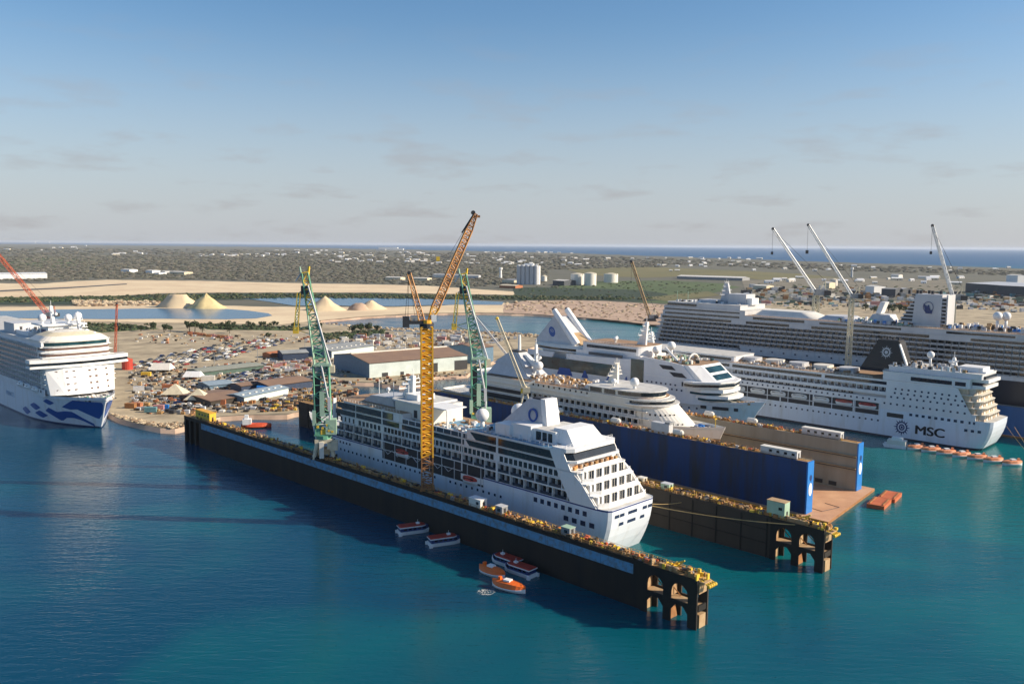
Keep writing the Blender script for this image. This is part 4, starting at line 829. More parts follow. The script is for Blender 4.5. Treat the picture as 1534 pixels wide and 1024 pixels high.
    clutter(r, 'deck_furniture', 200, 250, -14, 14, 54.4, 150, [WHITE, GREYW, DARK, TANS, GREYW, BLUE], .8, 2.6, 2.6); clutter(r, 'deck_furniture', 130, 182, -14, 14, 54.4, 130, [WHITE, GREYW, DARK, GRN, GREYW, BLUE], .8, 2.6, 2.2); clutter(r, 'roof_fittings', 18, 70, -12, 12, 60.6, 60, [WHITE, GREYW, DARK, GREYW], .8, 2.4, 1.8)
    rails(r, [(80, -y + .5, 54.3), (250, -y + .5, 54.3)], 1.2, 2.5)
ship_large()


WAVE_A = ([(301, 10.6), (306, 13), (311, 15.2), (327, 14.9)], [(301, 10.4), (306, 9.4), (311, 10), (316, 7.5), (321, 5), (324, 8), (327, 13.5)])
WAVE_B = ([(285, 7), (289, 9), (295, 7), (302, 8.2), (307, 8.2), (311, 5.5), (317, 2)], [(285, 6.5), (290, 4.6), (296.5, 1.8), (301, 4.2), (306, 4.6), (310.5, 3.6), (317, .5)])
WAVE_S = [(259, 3.6, 6.5, 2.4), (273, 7.8, 6.5, 2.2), (279, 4.0, 6.5, 2.2), (290, 12.2, 5, 1.8)]
# ================================================================== ship F: ship at the left edge, bow to the right
def ship_left():
    _ship_left()
    r = [o for o in COL.objects if o.get('label', '').startswith('white cruise ship with dark blue wave')][0]
    for c in COL.objects:
        if c.parent is r and not c.name.startswith(('hull', 'wave', 'ship_name')): c.location.x += 29.5; c.location.z += 1.2
def _ship_left():
    r = thing('cruise_ship', 'white cruise ship with dark blue wave on its bow at the left edge', 'cruise ship', W(684, -18), ANG + math.pi)
    y = 19; v = -1; L = 330
    H = Hull(L, 38, 15.5, rake=10, cut=6, sf=.9, p0=.80, ps=.12, sheer=2.4, zs=.8, eb=(1.9, 2.6)); H.build(r, banded('hull_paint_left', (.74, .77, .82), [(-3, .7, (.03, .04, .12))]), DECKW, bul=1.6)
    # blue wave, laid on the curved bow plating of both sides
    def patch(b, poly, off=.16):
        n = len(poly)
        for q in (-1, 1):
            cx = sum(p[0] for p in poly) / n; cz = sum(p[1] for p in poly) / n
            pts = []; 
            for x, z in poly: pts.append((x, q * (H.y(x, z) + off), z))
            b.poly(pts, [tuple(range(n))], PRBLUE)
    def strip(b, up, lo, nx=18, nz=5):
        """area between two polylines (x, z), both running aft to fore, projected onto the hull"""
        def at(pl, x):
            for (a, c), (d, e) in zip(pl[:-1], pl[1:]):
                if a <= x <= d: return c + (e - c) * (x - a) / (d - a)
            return pl[0][1] if x < pl[0][0] else pl[-1][1]
        x0 = max(up[0][0], lo[0][0]); x1 = min(up[-1][0], lo[-1][0])
        for q in (-1, 1):
            P = []
            for i in range(nx + 1):
                x = x0 + (x1 - x0) * i / nx; a = at(lo, x); c = at(up, x)
                for j in range(nz + 1): z = a + (c - a) * j / nz; P.append((x, q * (H.y(x, z) + .14), z))
            b.poly(P, [(i * (nz + 1) + j, (i + 1) * (nz + 1) + j, (i + 1) * (nz + 1) + j + 1, i * (nz + 1) + j + 1) for i in range(nx) for j in range(nz)], PRBLUE)
    b = MB()
    strip(b, WAVE_A[0], WAVE_A[1]); strip(b, WAVE_B[0], WAVE_B[1])
    for x, z, w, h in WAVE_S: strip(b, [(x - w, z + h * .1), (x - w * .1, z + h), (x + w, z + h * .1)], [(x - w, z - h * .1), (x + w * .1, z - h), (x + w, z - h * .1)], 5, 2)
    b.build('wave_emblem', r)
    SH = mat('white_side_paint', (.74, .75, .77), .4, var=.05, scale=.1, streak=1); BG = mat('blue_balcony_glass', (.10, .14, .20), .2)
    z = 15.5; X = []; u = bal_unit(3.1, 2.85, 1.6, BG)
    for i in range(9):
        x1 = 262 - max(0, i - 5) * 1.5; tier(r, 60, x1, y - 1.7, z, z + 2.85, SH, rf=0, lip=1.6 if i else .3)
        if i: X += srow(176, x1 - 5, 3.2, y - 1.7, z + .02, v, 3.1)
        z += 2.85
    X.sort(key=lambda q: -q[0][0]); rows(r, 'balcony', u, X)
    tier(r, 60, 258, y - 1, z, z + 3, SH, lip=.5, top=DECKW)   # z = 41.2
    b = MB(); b.box(176, 262, -y - .05, -y + .6, 14.2, 18.0, SH)
    for i in range(9): b.box(216 + i * 5, 218 + i * 5, -y - .12, -y, 16, 17.4, DARK)
    b.build('side_plating', r)
    for i in range(3): lifeboat_part(r, 222 + i * 13, -y - .2, 15.9, 9, WHITE)
    # flat white front
    b = MB(); b.prism([(258, -17), (258, 17), (266, 17), (270, 10), (271.5, 0), (270, -10), (266, -17)], 15.2, 30.2, WHITE, pl2=[(258, -18.4), (258, 18.4), (263, 18.4), (266.5, 10), (267.5, 0), (266.5, -10), (263, -18.4)]); b.build('front_wall', r)
    b = MB(); b.prism([(257, -26), (264, -26), (267.5, -12), (268.5, 0), (267.5, 12), (264, 26), (257, 26)], 30.2, 31.2, WHITE); b.prism([(257, -26), (264, -26), (267.5, -12), (268.5, 0), (267.5, 12), (264, 26), (257, 26)], 33.1, 35.0, WHITE, top=DECKW)
    b.prism([(257.5, -25.6), (263.6, -25.6), (267, -12), (268, 0), (267, 12), (263.6, 25.6), (257.5, 25.6)], 31.2, 33.1, WHITE); b.build('bridge', r)
    b = MB(); b.prism([(258.5, -25.75), (263.8, -25.75), (267.15, -12), (268.15, 0), (267.15, 12), (263.8, 25.75), (258.5, 25.75)], 31.6, 32.9, GLASS); b.build('bridge_window', r)
    for z0, x in ((35, 263), (38.2, 262)):
        tier(r, 240, x, 18, z0, z0 + 3.2, WHITE, rf=6, lip=.5, e=2.6); g = MB(); g.prism(outline(240, x + .06, 18.06, 6, e=2.6), z0 + .9, z0 + 2.2, mat('brown_window', (.16, .10, .08), .3)); g.build('window_band', r)
    g = MB(); g.prism(outline(240, 261.5, 17.5, 6, e=2.6), 41.4, 43.4, GLASSG); g.build('window_band', r)
    b = MB(); k = 14; P0 = outline(238, 262.5, 18.3, 8, e=2.2); b.prism(P0, 43.4, 44.4, WARM)
    sc = lambda f: [(246 + (a - 246) * f, c * f) for a, c in P0]
    b.prism(P0, 44.4, 46.6, WARM, pl2=sc(.82)); b.prism(sc(.82), 46.6, 48.4, CREAM, pl2=sc(.55)); b.prism(sc(.55), 48.4, 49.2, WARM, pl2=sc(.2)); b.build('front_dome', r)
    b = MB(); b.prism(outline(226, 240, 8.5), 44.2, 51, WHITE, top=DECKW); b.box(222, 242, -12, 12, 51, 51.8, WHITE); b.box(240, 240.2, -5, 5, 47.4, 49, NAVY); b.box(228, 236, -8.7, -8.4, 46.6, 48.6, NAVY); b.build('upper_deckhouse', r)
    radome(r, 232, -9, 51.8, 2.3, 1.6); radome(r, 238, 3, 51.8, 2.2, 1.4); radome(r, 236, 9, 51.8, 2.3, 2.0); mast(r, 234, -4, 51.8, 10, 4, 0, -2); mast(r, 248, 6, 45, 11, 5, 3, -3); radome(r, 252, 8, 44, 1.7, 2.2); radome(r, 255, 11, 43, 1.3, 2.4)
    wn = win(1.2, 1.1, mat('brown_window', (.16, .10, .08), .3)); X = []
    for j, zz in enumerate((27.6, 24.2, 20.8, 17.6)):
        for yy in (-13.5, -8.6, -5, 3.2, 6.6, 13):
            f = (zz - 15.2) / 15; a = abs(yy); x0_ = 271.5 - .15 * a if a <= 10 else 270 - (a - 10) * 4 / 7; x1_ = 267.5 - .1 * a if a <= 10 else 266.5 - (a - 10) * 3.5 / 8.4; X.append(((x0_ + (x1_ - x0_) * f + .03, yy, zz), -math.pi / 2 + (-.12 if a <= 10 else -.45) * (-1 if yy > 0 else 1), 1.15))
    rows(r, 'window', wn, X)
    b = MB(); b.box(200, 222, -14, 14, 44.2, 46.5, WHITE); b.box(180, 200, -15, 15, 44.2, 50, GREYW); b.build('upper_deckhouse', r)
    clutter(r, 'roof_fittings', 200, 226, -14, 14, 46.6, 60, [WHITE, GREYW, DARK, WHITE], .6, 2.4, 2.0); clutter(r, 'foredeck_gear', 274, 290, -9, 9, 13.6, 50, [GRN, WARM, OCHRE, WHITE, DARK, GREYW], .6, 2.4, 1.4)
    text('ship_name', 'PRINCESS', 3.8, r, mat('faded_blue_lettering', (.35, .50, .68), .4), (231, -H.y(231, 9) - .1, 9.4), (math.pi / 2, 0, .02), .03, 1.1)

ship_left()

# ================================================================== cranes
def cable(b, p, q, r=.06, m=None, sag=0):
    p = Vector(p); q = Vector(q); prev = p
    n = 6 if sag else 1
    for k in range(1, n + 1): t = k / n; c = p.lerp(q, t) - Vector((0, 0, sag * 4 * t * (1 - t))); b.tube(prev, c, r, m or DARK, 3, cap=False); prev = c
def tower_crane():
    o = Vector((-29.7, 300.4, 13.5)); r = thing('tower_crane', 'tall yellow lattice tower crane with raised jib on the near dock wall', 'crane', o, R(8))
    b = MB(); b.box(-2.6, 2.6, -2.6, 2.6, 0, 1.0, RUST); b.lattice((0, 0, .5), (0, 0, 12), 3.9, 3.9, RUST, 6, .26, up=(0, 1, 0)); b.build('shaded_tower_base', r)  # brown lower lattice: shadow on the yellow tower put into the colour
    b = MB(); b.lattice((0, 0, 12), (0, 0, 58), 3.9, 3.9, YEL, 30, .40, up=(0, 1, 0)); b.box(-.5, .5, -.4, .4, 12, 58, YEL); b.build('tower', r)
    b = MB(); b.tube((0, 0, 57.6), (0, 0, 59.2), 2.5, DARK, 16); b.tube((0, 0, 59.2), (0, 0, 60.4), 2.0, YEL, 12); b.build('slewing_ring', r)
    b = MB(); b.box(-8.2, -1, -1.6, 1.6, 59.0, 60.2, DARK); b.box(-8.3, -6, -1.7, 1.7, 57.9, 61.6, DARK); b.box(-5.5, -3.2, -1.3, 1.3, 60.2, 61.9, GREY)
    for x in (-8, -5.5, -3): b.tube((x, -1.6, 60.2), (x, -1.6, 61.6), .08, YEL, 4); b.tube((x, 1.6, 60.2), (x, 1.6, 61.6), .08, YEL, 4)
    b.build('counter_jib', r)
    b = MB(); b.box(1.6, 3.4, -1.2, 1.2, 59.8, 62.2, WHITE); b.box(3.35, 3.5, -1, 1, 60.6, 61.9, GLASS); b.build('operator_cab', r)
    b = MB(); b.lattice((-1.6, 0, 60), (-6.0, 0, 76.5), 1.9, 1.2, ORNG, 10, .2, up=(0, 1, 0)); b.tube((-6, -.8, 76.7), (-6, .8, 76.7), .6, DARK, 8); b.build('luffing_mast', r)
    j0 = Vector((1.0, 0, 60)); j1 = Vector((17.4, 3, 97)); b = MB(); b.lattice(j0, j0.lerp(j1, .12), 1.0, 2.6, YEL, 2, .22, up=(0, 1, 0)); b.lattice(j0.lerp(j1, .12), j0.lerp(j1, .85), 2.6, 2.2, ORNG, 18, .26, up=(0, 1, 0)); b.lattice(j0.lerp(j1, .85), j1, 2.2, 1.0, RUST, 4, .2, up=(0, 1, 0)); b.build('jib', r)
    b = MB(); b.tube(j1 + Vector((-1, -.3, .5)), j1 + Vector((-1, .3, .5)), .8, DARK, 8); b.box(16.2, 18.8, 2.4, 3.6, 95.8, 96.6, RUST); b.tube((16.6, 3, 97), (12.4, 2.3, 90.5), .3, DARK, 5); b.build('jib_head', r)
    b = MB(); cable(b, (-6, 0, 76.6), (4.2, .6, 81.5), .09); b.box(3.4, 4.6, .1, 1.1, 80.8, 82.2, YELS); cable(b, (4.4, .6, 81.8), (8.5, 1.5, 83.6), .07); cable(b, (8.5, 1.5, 83.6), (16.6, 3, 97), .07); cable(b, (-6, .3, 76.6), (-7.5, 0, 61), .09); cable(b, (-6, -.3, 76.6), (-6.5, 0, 61), .09); cable(b, (-6.1, 0, 76.5), (-4, 0, 61), .09); b.build('pendant_cable', r)
def dock_crane(label, o, top, rz, extra):
    """green travelling dock crane: cream portal, machinery house, tapering lattice, folded jib"""
    r = thing('dock_crane', label, 'crane', o, rz); h = top
    b = MB()
    for x, y in ((-4, -2), (4, -2), (-4, 2), (4, 2)): b.tube((x, y, 0), (x * .6, y * .9, 7), .7, CREAM, 6, .9); b.box(x - 1.2, x + 1.2, y - .5, y + .5, 0, 1.0, DARK)
    b.box(-3.4, 3.4, -2.6, 2.6, 6.6, 8.2, CREAM); b.box(-2.2, 2.4, -2.9, 2.9, 2.2, 4.2, TANS); b.box(1.5, 5.6, -2.6, .8, 3.6, 7.4, CREAM); b.box(-1.6, .2, -3.2, -2.2, .6, 7.2, WARM); b.build('portal', r)
    b = MB(); b.tube((0, 0, 8.2), (0, 0, 9.6), 3.0, GRN, 12); b.box(-3.6, 3.6, -2.4, 2.4, 9.6, 10.2, GRN); b.box(1.0, 5.2, -2.6, 1.6, 10.2, 16.2, GRNL); b.box(-4.2, -2.8, -2.6, .4, 14, 20, GRNL); b.box(-3.4, -1.2, -2.2, 1.8, 10.2, 13.0, GRN); b.box(-1, 1, -2.3, -1.4, 10.2, 12.2, YELS)
    for k in range(10): x = random.uniform(-3.6, 3.4); z = random.uniform(10, 15); b.box(x, x + .9, -2.7, -2.0, z, z + .8, random.choice([GRN, YELS, OCHRE, GRNL, DARK])); 
    b.build('machinery_house', r)
    w = h * .47; b = MB()
    b.lattice((0, 0, 10), (-.6, 0, w + 3), 6.2, 6.0, GRN, 7, .38, h0=4.0, h1=3.6, up=(0, 1, 0), n=5); b.box(-3.2, -1.0, -1.2, 1.6, 15, w - 1, DARK)
    b.tube((2.7, -2.1, 12), (2.7, -2.1, w * .62), .45, GREYW, 6); b.tube((2.7, -2.1, w * .62), (-.4, -2.1, w + 3), .42, GREYW, 6); b.box(1.9, 3.1, -2.6, -1.8, w * .56, w * .72, GREYW)
    b.box(-1.2, .6, -2.6, -1.6, w * .5, w * .78, GRNL); b.box(-3.6, 3.4, -2.4, 2.4, w + 2.6, w + 3.4, GRNL); b.box(2.6, 4.8, -1.5, 1.2, w - .2, w + 2.6, CREAM); b.build('tower', r)
    b = MB(); a = Vector((-.6, 0, w + 3)); t = Vector((extra, 0, h)); b.lattice(a, a.lerp(t, .55), 5.0, 3.4, GRNL, 7, .32, h0=3.4, h1=2.6, up=(0, 1, 0), m2=GRN, n=5); b.lattice(a.lerp(t, .55), t, 3.4, 2.4, GRN, 5, .32, h0=2.6, h1=1.6, up=(0, 1, 0), m2=YELS, n=5)
    b.box(t.x - 1.6, t.x + 1.8, -1, 1, h * .93 - 3.2, h * .93, DARK); b.tube((t.x - 1.4, 0, h - 1), (t.x - 1.9, 0, h + 2.2), .4, GRNL, 5); b.tube((t.x + 1.2, 0, h - 1), (t.x + 1.6, 0, h + 2.4), .5, YELS, 5); b.tube((t.x - 1.4, -.2, h), (t.x - 3.6, -.2, h - 3.4), .3, GREYW, 5)
    b.build('upper_tower', r)
    b = MB(); b.tube((t.x + 1.2, -1.6, h - 5), (t.x + 4.2, -1.6, h * .78), .38, GREYW, 6); b.tube((t.x + 4.2, -1.6, h * .78), (3.4, -1.8, w + 3), .38, GREYW, 6); b.build('luffing_strut', r)
    b = MB(); p = Vector((t.x - 2.4, -.6, h - 8)); q = Vector((t.x - 3.8, -.6, h * .70)); b.lattice(p, q, 1.1, 1.5, YELS, 5, .2, up=(0, 1, 0), m2=GRN); b.box(q.x - 1.2, q.x + 1.0, -1.4, .4, q.z - 1.6, q.z + 1.0, YELS)
    for pz, f_ in ((p, .86), (q, .70)): b.tube(pz, (a.lerp(t, (pz.z - a.z) / (t.z - a.z)).x - 1.6, -.3, pz.z + 1.5), .22, GRNL, 5); b.tube(pz, (a.lerp(t, (pz.z - a.z) / (t.z - a.z)).x - 1.6, -.3, pz.z - 2), .16, YELS, 5)
    b.build('folded_jib', r)
    b = MB(); cable(b, (t.x, 0, h), (2.4, 0, w + 4), .1); cable(b, (t.x - 1, 0, h), (-2.4, 0, w + 4), .1); b.build('hoist_cable', r)
def jib_crane(label, o, foot, tip, m=None, base=5, wj=2.2, r0=.3, back=(6, 0, -6), n=16, col=None, mid=None):
    """latticed jib on a lattice column; all points in the crane's own frame"""
    m = m or GREYW; col = col or CREAM; r = thing('jib_crane', label, 'crane', o); foot = Vector(foot); tip = Vector(tip)
    b = MB()
    if foot.z > 8: b.lattice((foot.x - 1, foot.y, 0), (foot.x - .6, foot.y, foot.z - 1), base * .8, base * .55, col, max(4, int(foot.z / 4)), r0 * 1.15, up=(0, 1, 0)); b.box(foot.x - base * .6, foot.x + base * .6, -base * .6, base * .6, 0, 1.6, col)
    else: b.box(foot.x - base, foot.x + base, -base * .6, base * .6, 1, 3, DARK); b.box(foot.x - base * 1.1, foot.x + base * 1.1, -base * .8, base * .8, 0, 1.2, DARK)
    b.build('tower', r)
    b = MB(); f = foot; b.box(f.x - base * .3, f.x + base * 1.1, -base * .4, base * .4, f.z - .6, f.z + base * .6, GREY); b.box(f.x + base * .7, f.x + base * 1.5, -base * .45, base * .45, f.z - .8, f.z + base * .45, DARK); b.build('machinery_house', r)
    b = MB(); b.lattice(foot, tip, wj * .6, wj * .45, m, n, r0 * .8, up=(0, 1, 0)); b.build('jib', r)
    a = foot + Vector((base * .9, 0, base * 1.6)); b = MB(); b.tube(foot, a, r0 * .8, col, 5); b.tube(foot + Vector((base, 0, 0)), a, r0 * .8, col, 5); b.build('back_frame', r)
    b = MB(); cable(b, a, foot.lerp(tip, .97), r0 * .35); cable(b, tip, (tip.x, tip.y, tip.z - (tip.z - foot.z) * .35), r0 * .28); b.box(tip.x - .7, tip.x + .7, tip.y - .5, tip.y + .5, tip.z - (tip.z - foot.z) * .35 - 2, tip.z - (tip.z - foot.z) * .35, DARK); b.ball(tip, wj * .45, DARK, 6, 4); b.build('hoist_cable', r)
tower_crane()
dock_crane('green dock crane with yellow folded jib on the near dock wall', Vector((-75.9, 344.7, 13.5)), 75, R(8), -6.2)
dock_crane('green dock crane on the second dock wall behind the yellow tower crane', Vector((-14.0, 371.1, 13.5)), 74, R(5), -7.0)
def small_cranes():
    o = W(172, 113.4, H2); r = thing('slewing_crane', 'cream slewing crane on the blue dock wall beside the small ship', 'crane', o)
    b = MB()
    for x in (-2.6, 2.2): b.tube((x, -1, 0), (x * .35, -.4, 7), .35, CREAM, 6); b.tube((x, 1, 0), (x * .35, .4, 7), .35, CREAM, 6)
    b.tube((0, 0, 6.5), (0, 0, 11), .8, CREAM, 8, .6); b.tube((0, 0, 11), (4.4, 0, 13), .6, WARM, 8); b.build('portal', r)
    b = MB(); b.box(-1.4, 2.2, -1.2, 1.2, 7.4, 10, CREAM); b.box(-2.4, -1.2, -1, 1, 7.2, 9.4, YELS); b.build('operator_cab', r)
    b = MB(); b.lattice((-1, 0, 10.5), (-14.1, -2, 43.6), 1.6, 1.1, CREAM, 14, .2, up=(0, 1, 0)); b.ball((-14.1, -2, 43.8), .9, YELS, 6, 4); b.build('jib', r)
    b = MB(); cable(b, (1.8, 0, 13.5), (-13.9, -2, 43.4), .1); b.build('hoist_cable', r)
small_cranes()
jib_crane('grey luffing boom crane behind the second green dock crane', Vector((1.5, 560, 3)), (0, 0, 20), (-29, 0, 55), GREYW, 4, 2.0, .25)
jib_crane('white jib crane with pale column, leftmost of the three tall ones behind the large ship', Vector((217.5, 620, 2.5)), (.2, 0, 64), (-33.2, 0, 110), WHITE, 6, 2.6, .38)
jib_crane('pale jib crane on a slim column between the two largest ships', Vector((201, 507, 2.6)), (-2, 0, 68.5), (-30, 0, 110), WHITE, 3.6, 2.0, .30)
jib_crane('white jib crane behind the large ship funnel', Vector((325, 640, 2.5)), (.4, 0, 60), (-18.3, 0, 113.6), WHITE, 6, 2.8, .40)
jib_crane('tan crane boom leaning over the far rubble bank', Vector((181, 1129, 2.5)), (-1, 0, 4), (-27, 0, 77), TANS, 7, 5.5, .75, n=10)
jib_crane('large red lattice crane boom rising behind the left ship', Vector((-535, 1000, 2.5)), (0, 0, 12), (-70, 0, 100), REDC, 7, 7, .42, n=18, col=REDC)
jib_crane('thin red lattice crane standing in the yard beside the left ship', Vector((-322, 700, 2.5)), (-1, 0, 3), (2.5, 0, 48), REDC, 3.4, 2.4, .2, n=12, col=REDC)

# ================================================================== water, land, lagoons
def water_mat():
    m = bpy.data.materials.new('sea_water'); m.use_nodes = True; t = m.node_tree; b = t.nodes['Principled BSDF']; L = t.links
    b.inputs['Roughness'].default_value = .11; b.inputs['IOR'].default_value = 1.33
    tcn = t.nodes.new('ShaderNodeTexCoord')
    def noise(sx, sy, det, w=0, rot=0):
        mp = t.nodes.new('ShaderNodeMapping'); mp.inputs['Scale'].default_value = (sx, sy, 1); mp.inputs['Rotation'].default_value = (0, 0, rot); L.new(tcn.outputs['Object'], mp.inputs[0])
        n = t.nodes.new('ShaderNodeTexNoise'); n.inputs['Scale'].default_value = 1; n.inputs['Detail'].default_value = det; n.inputs['Distortion'].default_value = w; L.new(mp.outputs[0], n.inputs[0]); return n
    big = noise(.0065, .010, 4, .6); r = t.nodes.new('ShaderNodeValToRGB'); e = r.color_ramp.elements
    e[0].position = .36; e[0].color = (.0005, .050, .098, 1); e[1].position = .66; e[1].color = (.0015, .125, .135, 1)
    # shallower, greener water toward the east side of the basin
    sp = t.nodes.new('ShaderNodeSeparateXYZ'); L.new(tcn.outputs['Object'], sp.inputs[0]); mr = t.nodes.new('ShaderNodeMapRange'); mr.inputs['From Min'].default_value = -120; mr.inputs['From Max'].default_value = 230; mr.inputs['To Min'].default_value = -.17; mr.inputs['To Max'].default_value = .22
    L.new(sp.outputs['X'], mr.inputs[0]); ad = t.nodes.new('ShaderNodeMath'); ad.operation = 'ADD'; L.new(big.outputs[0], ad.inputs[0]); L.new(mr.outputs[0], ad.inputs[1]); L.new(ad.outputs[0], r.inputs[0])
    oc = t.nodes.new('ShaderNodeMapRange'); oc.inputs['From Min'].default_value = 2500; oc.inputs['From Max'].default_value = 5500; L.new(sp.outputs['Y'], oc.inputs[0])
    om = t.nodes.new('ShaderNodeMixRGB'); om.inputs[2].default_value = (.022, .10, .22, 1); L.new(oc.outputs[0], om.inputs[0]); L.new(r.outputs[0], om.inputs[1]); L.new(om.outputs[0], b.inputs['Base Color'])
    w1 = noise(.10, .42, 3, .3, .25); w2 = noise(.55, 1.3, 3, .2, -.3); w3 = noise(.02, .05, 2, .4, .1)
    b1 = t.nodes.new('ShaderNodeBump'); b1.inputs['Strength'].default_value = .55; b1.inputs['Distance'].default_value = .35; L.new(w1.outputs[0], b1.inputs['Height'])
    b2 = t.nodes.new('ShaderNodeBump'); b2.inputs['Strength'].default_value = .6; b2.inputs['Distance'].default_value = .16; L.new(w2.outputs[0], b2.inputs['Height']); L.new(b1.outputs[0], b2.inputs['Normal'])
    L.new(b2.outputs[0], b.inputs['Normal'])
    rr = t.nodes.new('ShaderNodeMapRange'); rr.inputs['From Min'].default_value = .3; rr.inputs['From Max'].default_value = .7; rr.inputs['To Min'].default_value = .08; rr.inputs['To Max'].default_value = .22; L.new(w3.outputs[0], rr.inputs[0]); ra = t.nodes.new('ShaderNodeMath'); ra.operation = 'MULTIPLY_ADD'; ra.inputs[1].default_value = .5; L.new(oc.outputs[0], ra.inputs[0]); L.new(rr.outputs[0], ra.inputs[2]); L.new(ra.outputs[0], b.inputs['Roughness'])
    return m
SEA = water_mat()
b = MB(); FAR = 70000
b.poly([(-FAR, -600, 0), (FAR, -600, 0), (FAR, FAR, 0), (-FAR, FAR, 0)], [(0, 1, 2, 3)], SEA); o = b.build('sea'); tag(o, None, None, kind='structure')
LAGOON = mat('lagoon_water', (.055, .15, .26), .22, var=.15, scale=.004); LAGOOND = mat('channel_water', (.012, .075, .16), .2, var=.2, scale=.006)
SCRUB = mat('scrub_ground', (.150, .140, .105), .95, scale=.006, col2=(.095, .100, .074), thr=.5, soft=.22)
SAND = mat('pale_sand', (.78, .63, .41), .95, scale=.012, col2=(.58, .42, .27), thr=.44, soft=.2)
SANDY = mat('yard_dust', (.50, .41, .27), .95, scale=.04, col2=(.25, .20, .135), thr=.47, soft=.15)
RUBB = mat('rubble', (.58, .42, .31), .95, scale=.05, col2=(.34, .235, .165), thr=.5, soft=.2)
MEAD = mat('meadow', (.10, .14, .05), .95, scale=.004, col2=(.06, .09, .035)); OLIVE = mat('dry_meadow', (.20, .17, .07), .95, scale=.004, col2=(.12, .12, .05)); ROAD = mat('asphalt', (.10, .10, .10), .85, var=.15)
BELT = mat('mangrove_belt', (.035, .060, .030), .95, scale=.01, col2=(.02, .035, .02))
ROOFB = mat('brown_sheet_roof', (.30, .19, .12), .7, scale=.1, col2=(.22, .14, .10)); ROOFG = mat('grey_sheet_roof', (.34, .35, .34), .6, scale=.1); WALLG = mat('pale_green_sheet_wall', (.60, .68, .66), .6, scale=.1); WALLB = mat('blue_grey_and_shaded_wall', (.12, .20, .28), .6); DGREEN = mat('dark_green_wall', (.07, .12, .10), .6)
TERRA = mat('terracotta', (.45, .17, .08), .8)
def rag(pts, jit, seg):
    out = []; n = len(pts)
    for i in range(n):
        a = pts[i]; c = pts[(i + 1) % n]; d = math.hypot(c[0] - a[0], (c[1] - a[1]) * 4); k = max(1, int(d / seg)) if seg else 1
        for j in range(k):
            t = j / k; x = a[0] + (c[0] - a[0]) * t; y = a[1] + (c[1] - a[1]) * t
            if j: x += random.uniform(-jit, jit) * 2; y += random.uniform(-jit, jit) * .5
            out.append((x, y))
    return out
def ground(name, pts, z, m, jit=1.0, seg=12, skirt=None):
    P = [G(x, y, z) for x, y in rag(pts, jit, seg)]
    from mathutils.geometry import tessellate_polygon
    tri = tessellate_polygon([[Vector((p.x, p.y, 0)) for p in P]]); b = MB()
    F = []
    for t in tri:
        a, c, d = (P[i] for i in t)
        F.append(t if (c - a).cross(d - a).z > 0 else t[::-1])
    b.poly(P, F, m)
    if skirt:
        n = len(P); Q = [Vector((p.x, p.y, -1.0)) + (Vector((0, 0, 0)) - Vector((p.x, p.y, 0))).normalized() * skirt for p in P]
        b.poly(P + Q, [(i, (i + 1) % n, n + (i + 1) % n, n + i) for i in range(n)], RUBB)
    o = b.build(name); tag(o, None, None, kind='structure'); return o
def wpx(s, t, z=2.0):
    v = W(s, t, z) - Vector((0, 0, CAMZ)); w = v.dot(_f); return (CX + FPX * v.dot(CR) / w, CY - FPX * v.dot(CU) / w)
# mainland outline as surveyed from the air: near shore, channel tip, channel far bank, then out to the far coast
main = [(-700, 560), (-60, 560), (95, 588), (150, 612), (178, 627), (205, 634), (240, 641), (262, 642), (285, 636), (330, 624), (380, 621), (430, 621), (452, 616), (500, 612), (530, 597), (537, 585), (517, 572), (560, 573), (598, 578), (640, 574), (652, 564), (700, 561), (722, 548), (765, 530)] + \
       [(840, 508), (780, 502), (700, 499), (640, 499), (590, 497), (555, 494), (520, 489), (490, 486), (476, 484), (482, 480), (520, 477), (560, 474), (640, 469.5), (720, 469), (800, 471), (860, 475), (920, 479), (975, 485), (1010, 490)] + \
       [wpx(262, 420), wpx(150, 392), wpx(-60, 392), wpx(-220, 400)] + \
       [(2300, 460), (2100, 412), (1700, 407.5), (1534, 402.5), (1400, 397), (1200, 391), (1000, 384), (880, 380), (780, 377.2), (700, 375.5), (600, 373.8), (400, 370), (100, 366.2), (-150, 364.0), (-900, 361), (-1400, 372)]
ground('terrain', main, 2.0, SCRUB, .8, 14, skirt=6)
ground('yard_ground', [(-700, 559), (-60, 559), (95, 587), (150, 611), (178, 626), (205, 633), (240, 640), (262, 641), (285, 635), (330, 623), (380, 620), (430, 620), (452, 615), (500, 611), (530, 596), (536, 585), (515, 571), (560, 572), (598, 577), (640, 573), (651, 563), (700, 560), (721, 547), (765, 529)] + [(840, 507), (780, 501), (700, 498), (640, 498), (590, 496), (555, 493), (520, 488.4), (490, 485.4), (470, 481), (484, 479), (520, 476.3), (600, 471), (700, 468), (740, 462), (700, 458), (600, 460), (480, 459), (400, 459), (300, 457), (200, 457), (120, 459.5), (60, 459), (-200, 457), (-700, 468)], 2.1, SANDY, .5, 14)
ground('sand_bar', [(-300, 424), (0, 424), (60, 425), (110, 421), (160, 419), (300, 420.5), (420, 423.5), (560, 426), (640, 428), (700, 432), (785, 437.5), (785, 442), (690, 440.5), (560, 438), (430, 438), (330, 438), (250, 439), (170, 443), (60, 444.5), (-300, 446)], 2.3, SAND, .5, 12)
ground('road', [(-300, 436), (0, 434.6), (100, 430), (190, 424.5), (190, 425.8), (100, 431.8), (0, 436.6), (-300, 438)], 2.6, ROAD, .1, 30)
ground('mangrove_ground', [(-300, 446), (60, 445), (170, 443.6), (250, 440), (330, 439), (430, 439), (560, 439), (690, 441.5), (800, 443), (980, 446), (980, 450), (760, 449), (690, 449), (560, 447.5), (430, 447), (330, 449), (240, 454), (120, 456), (-300, 456)], 2.35, BELT, .5, 10)
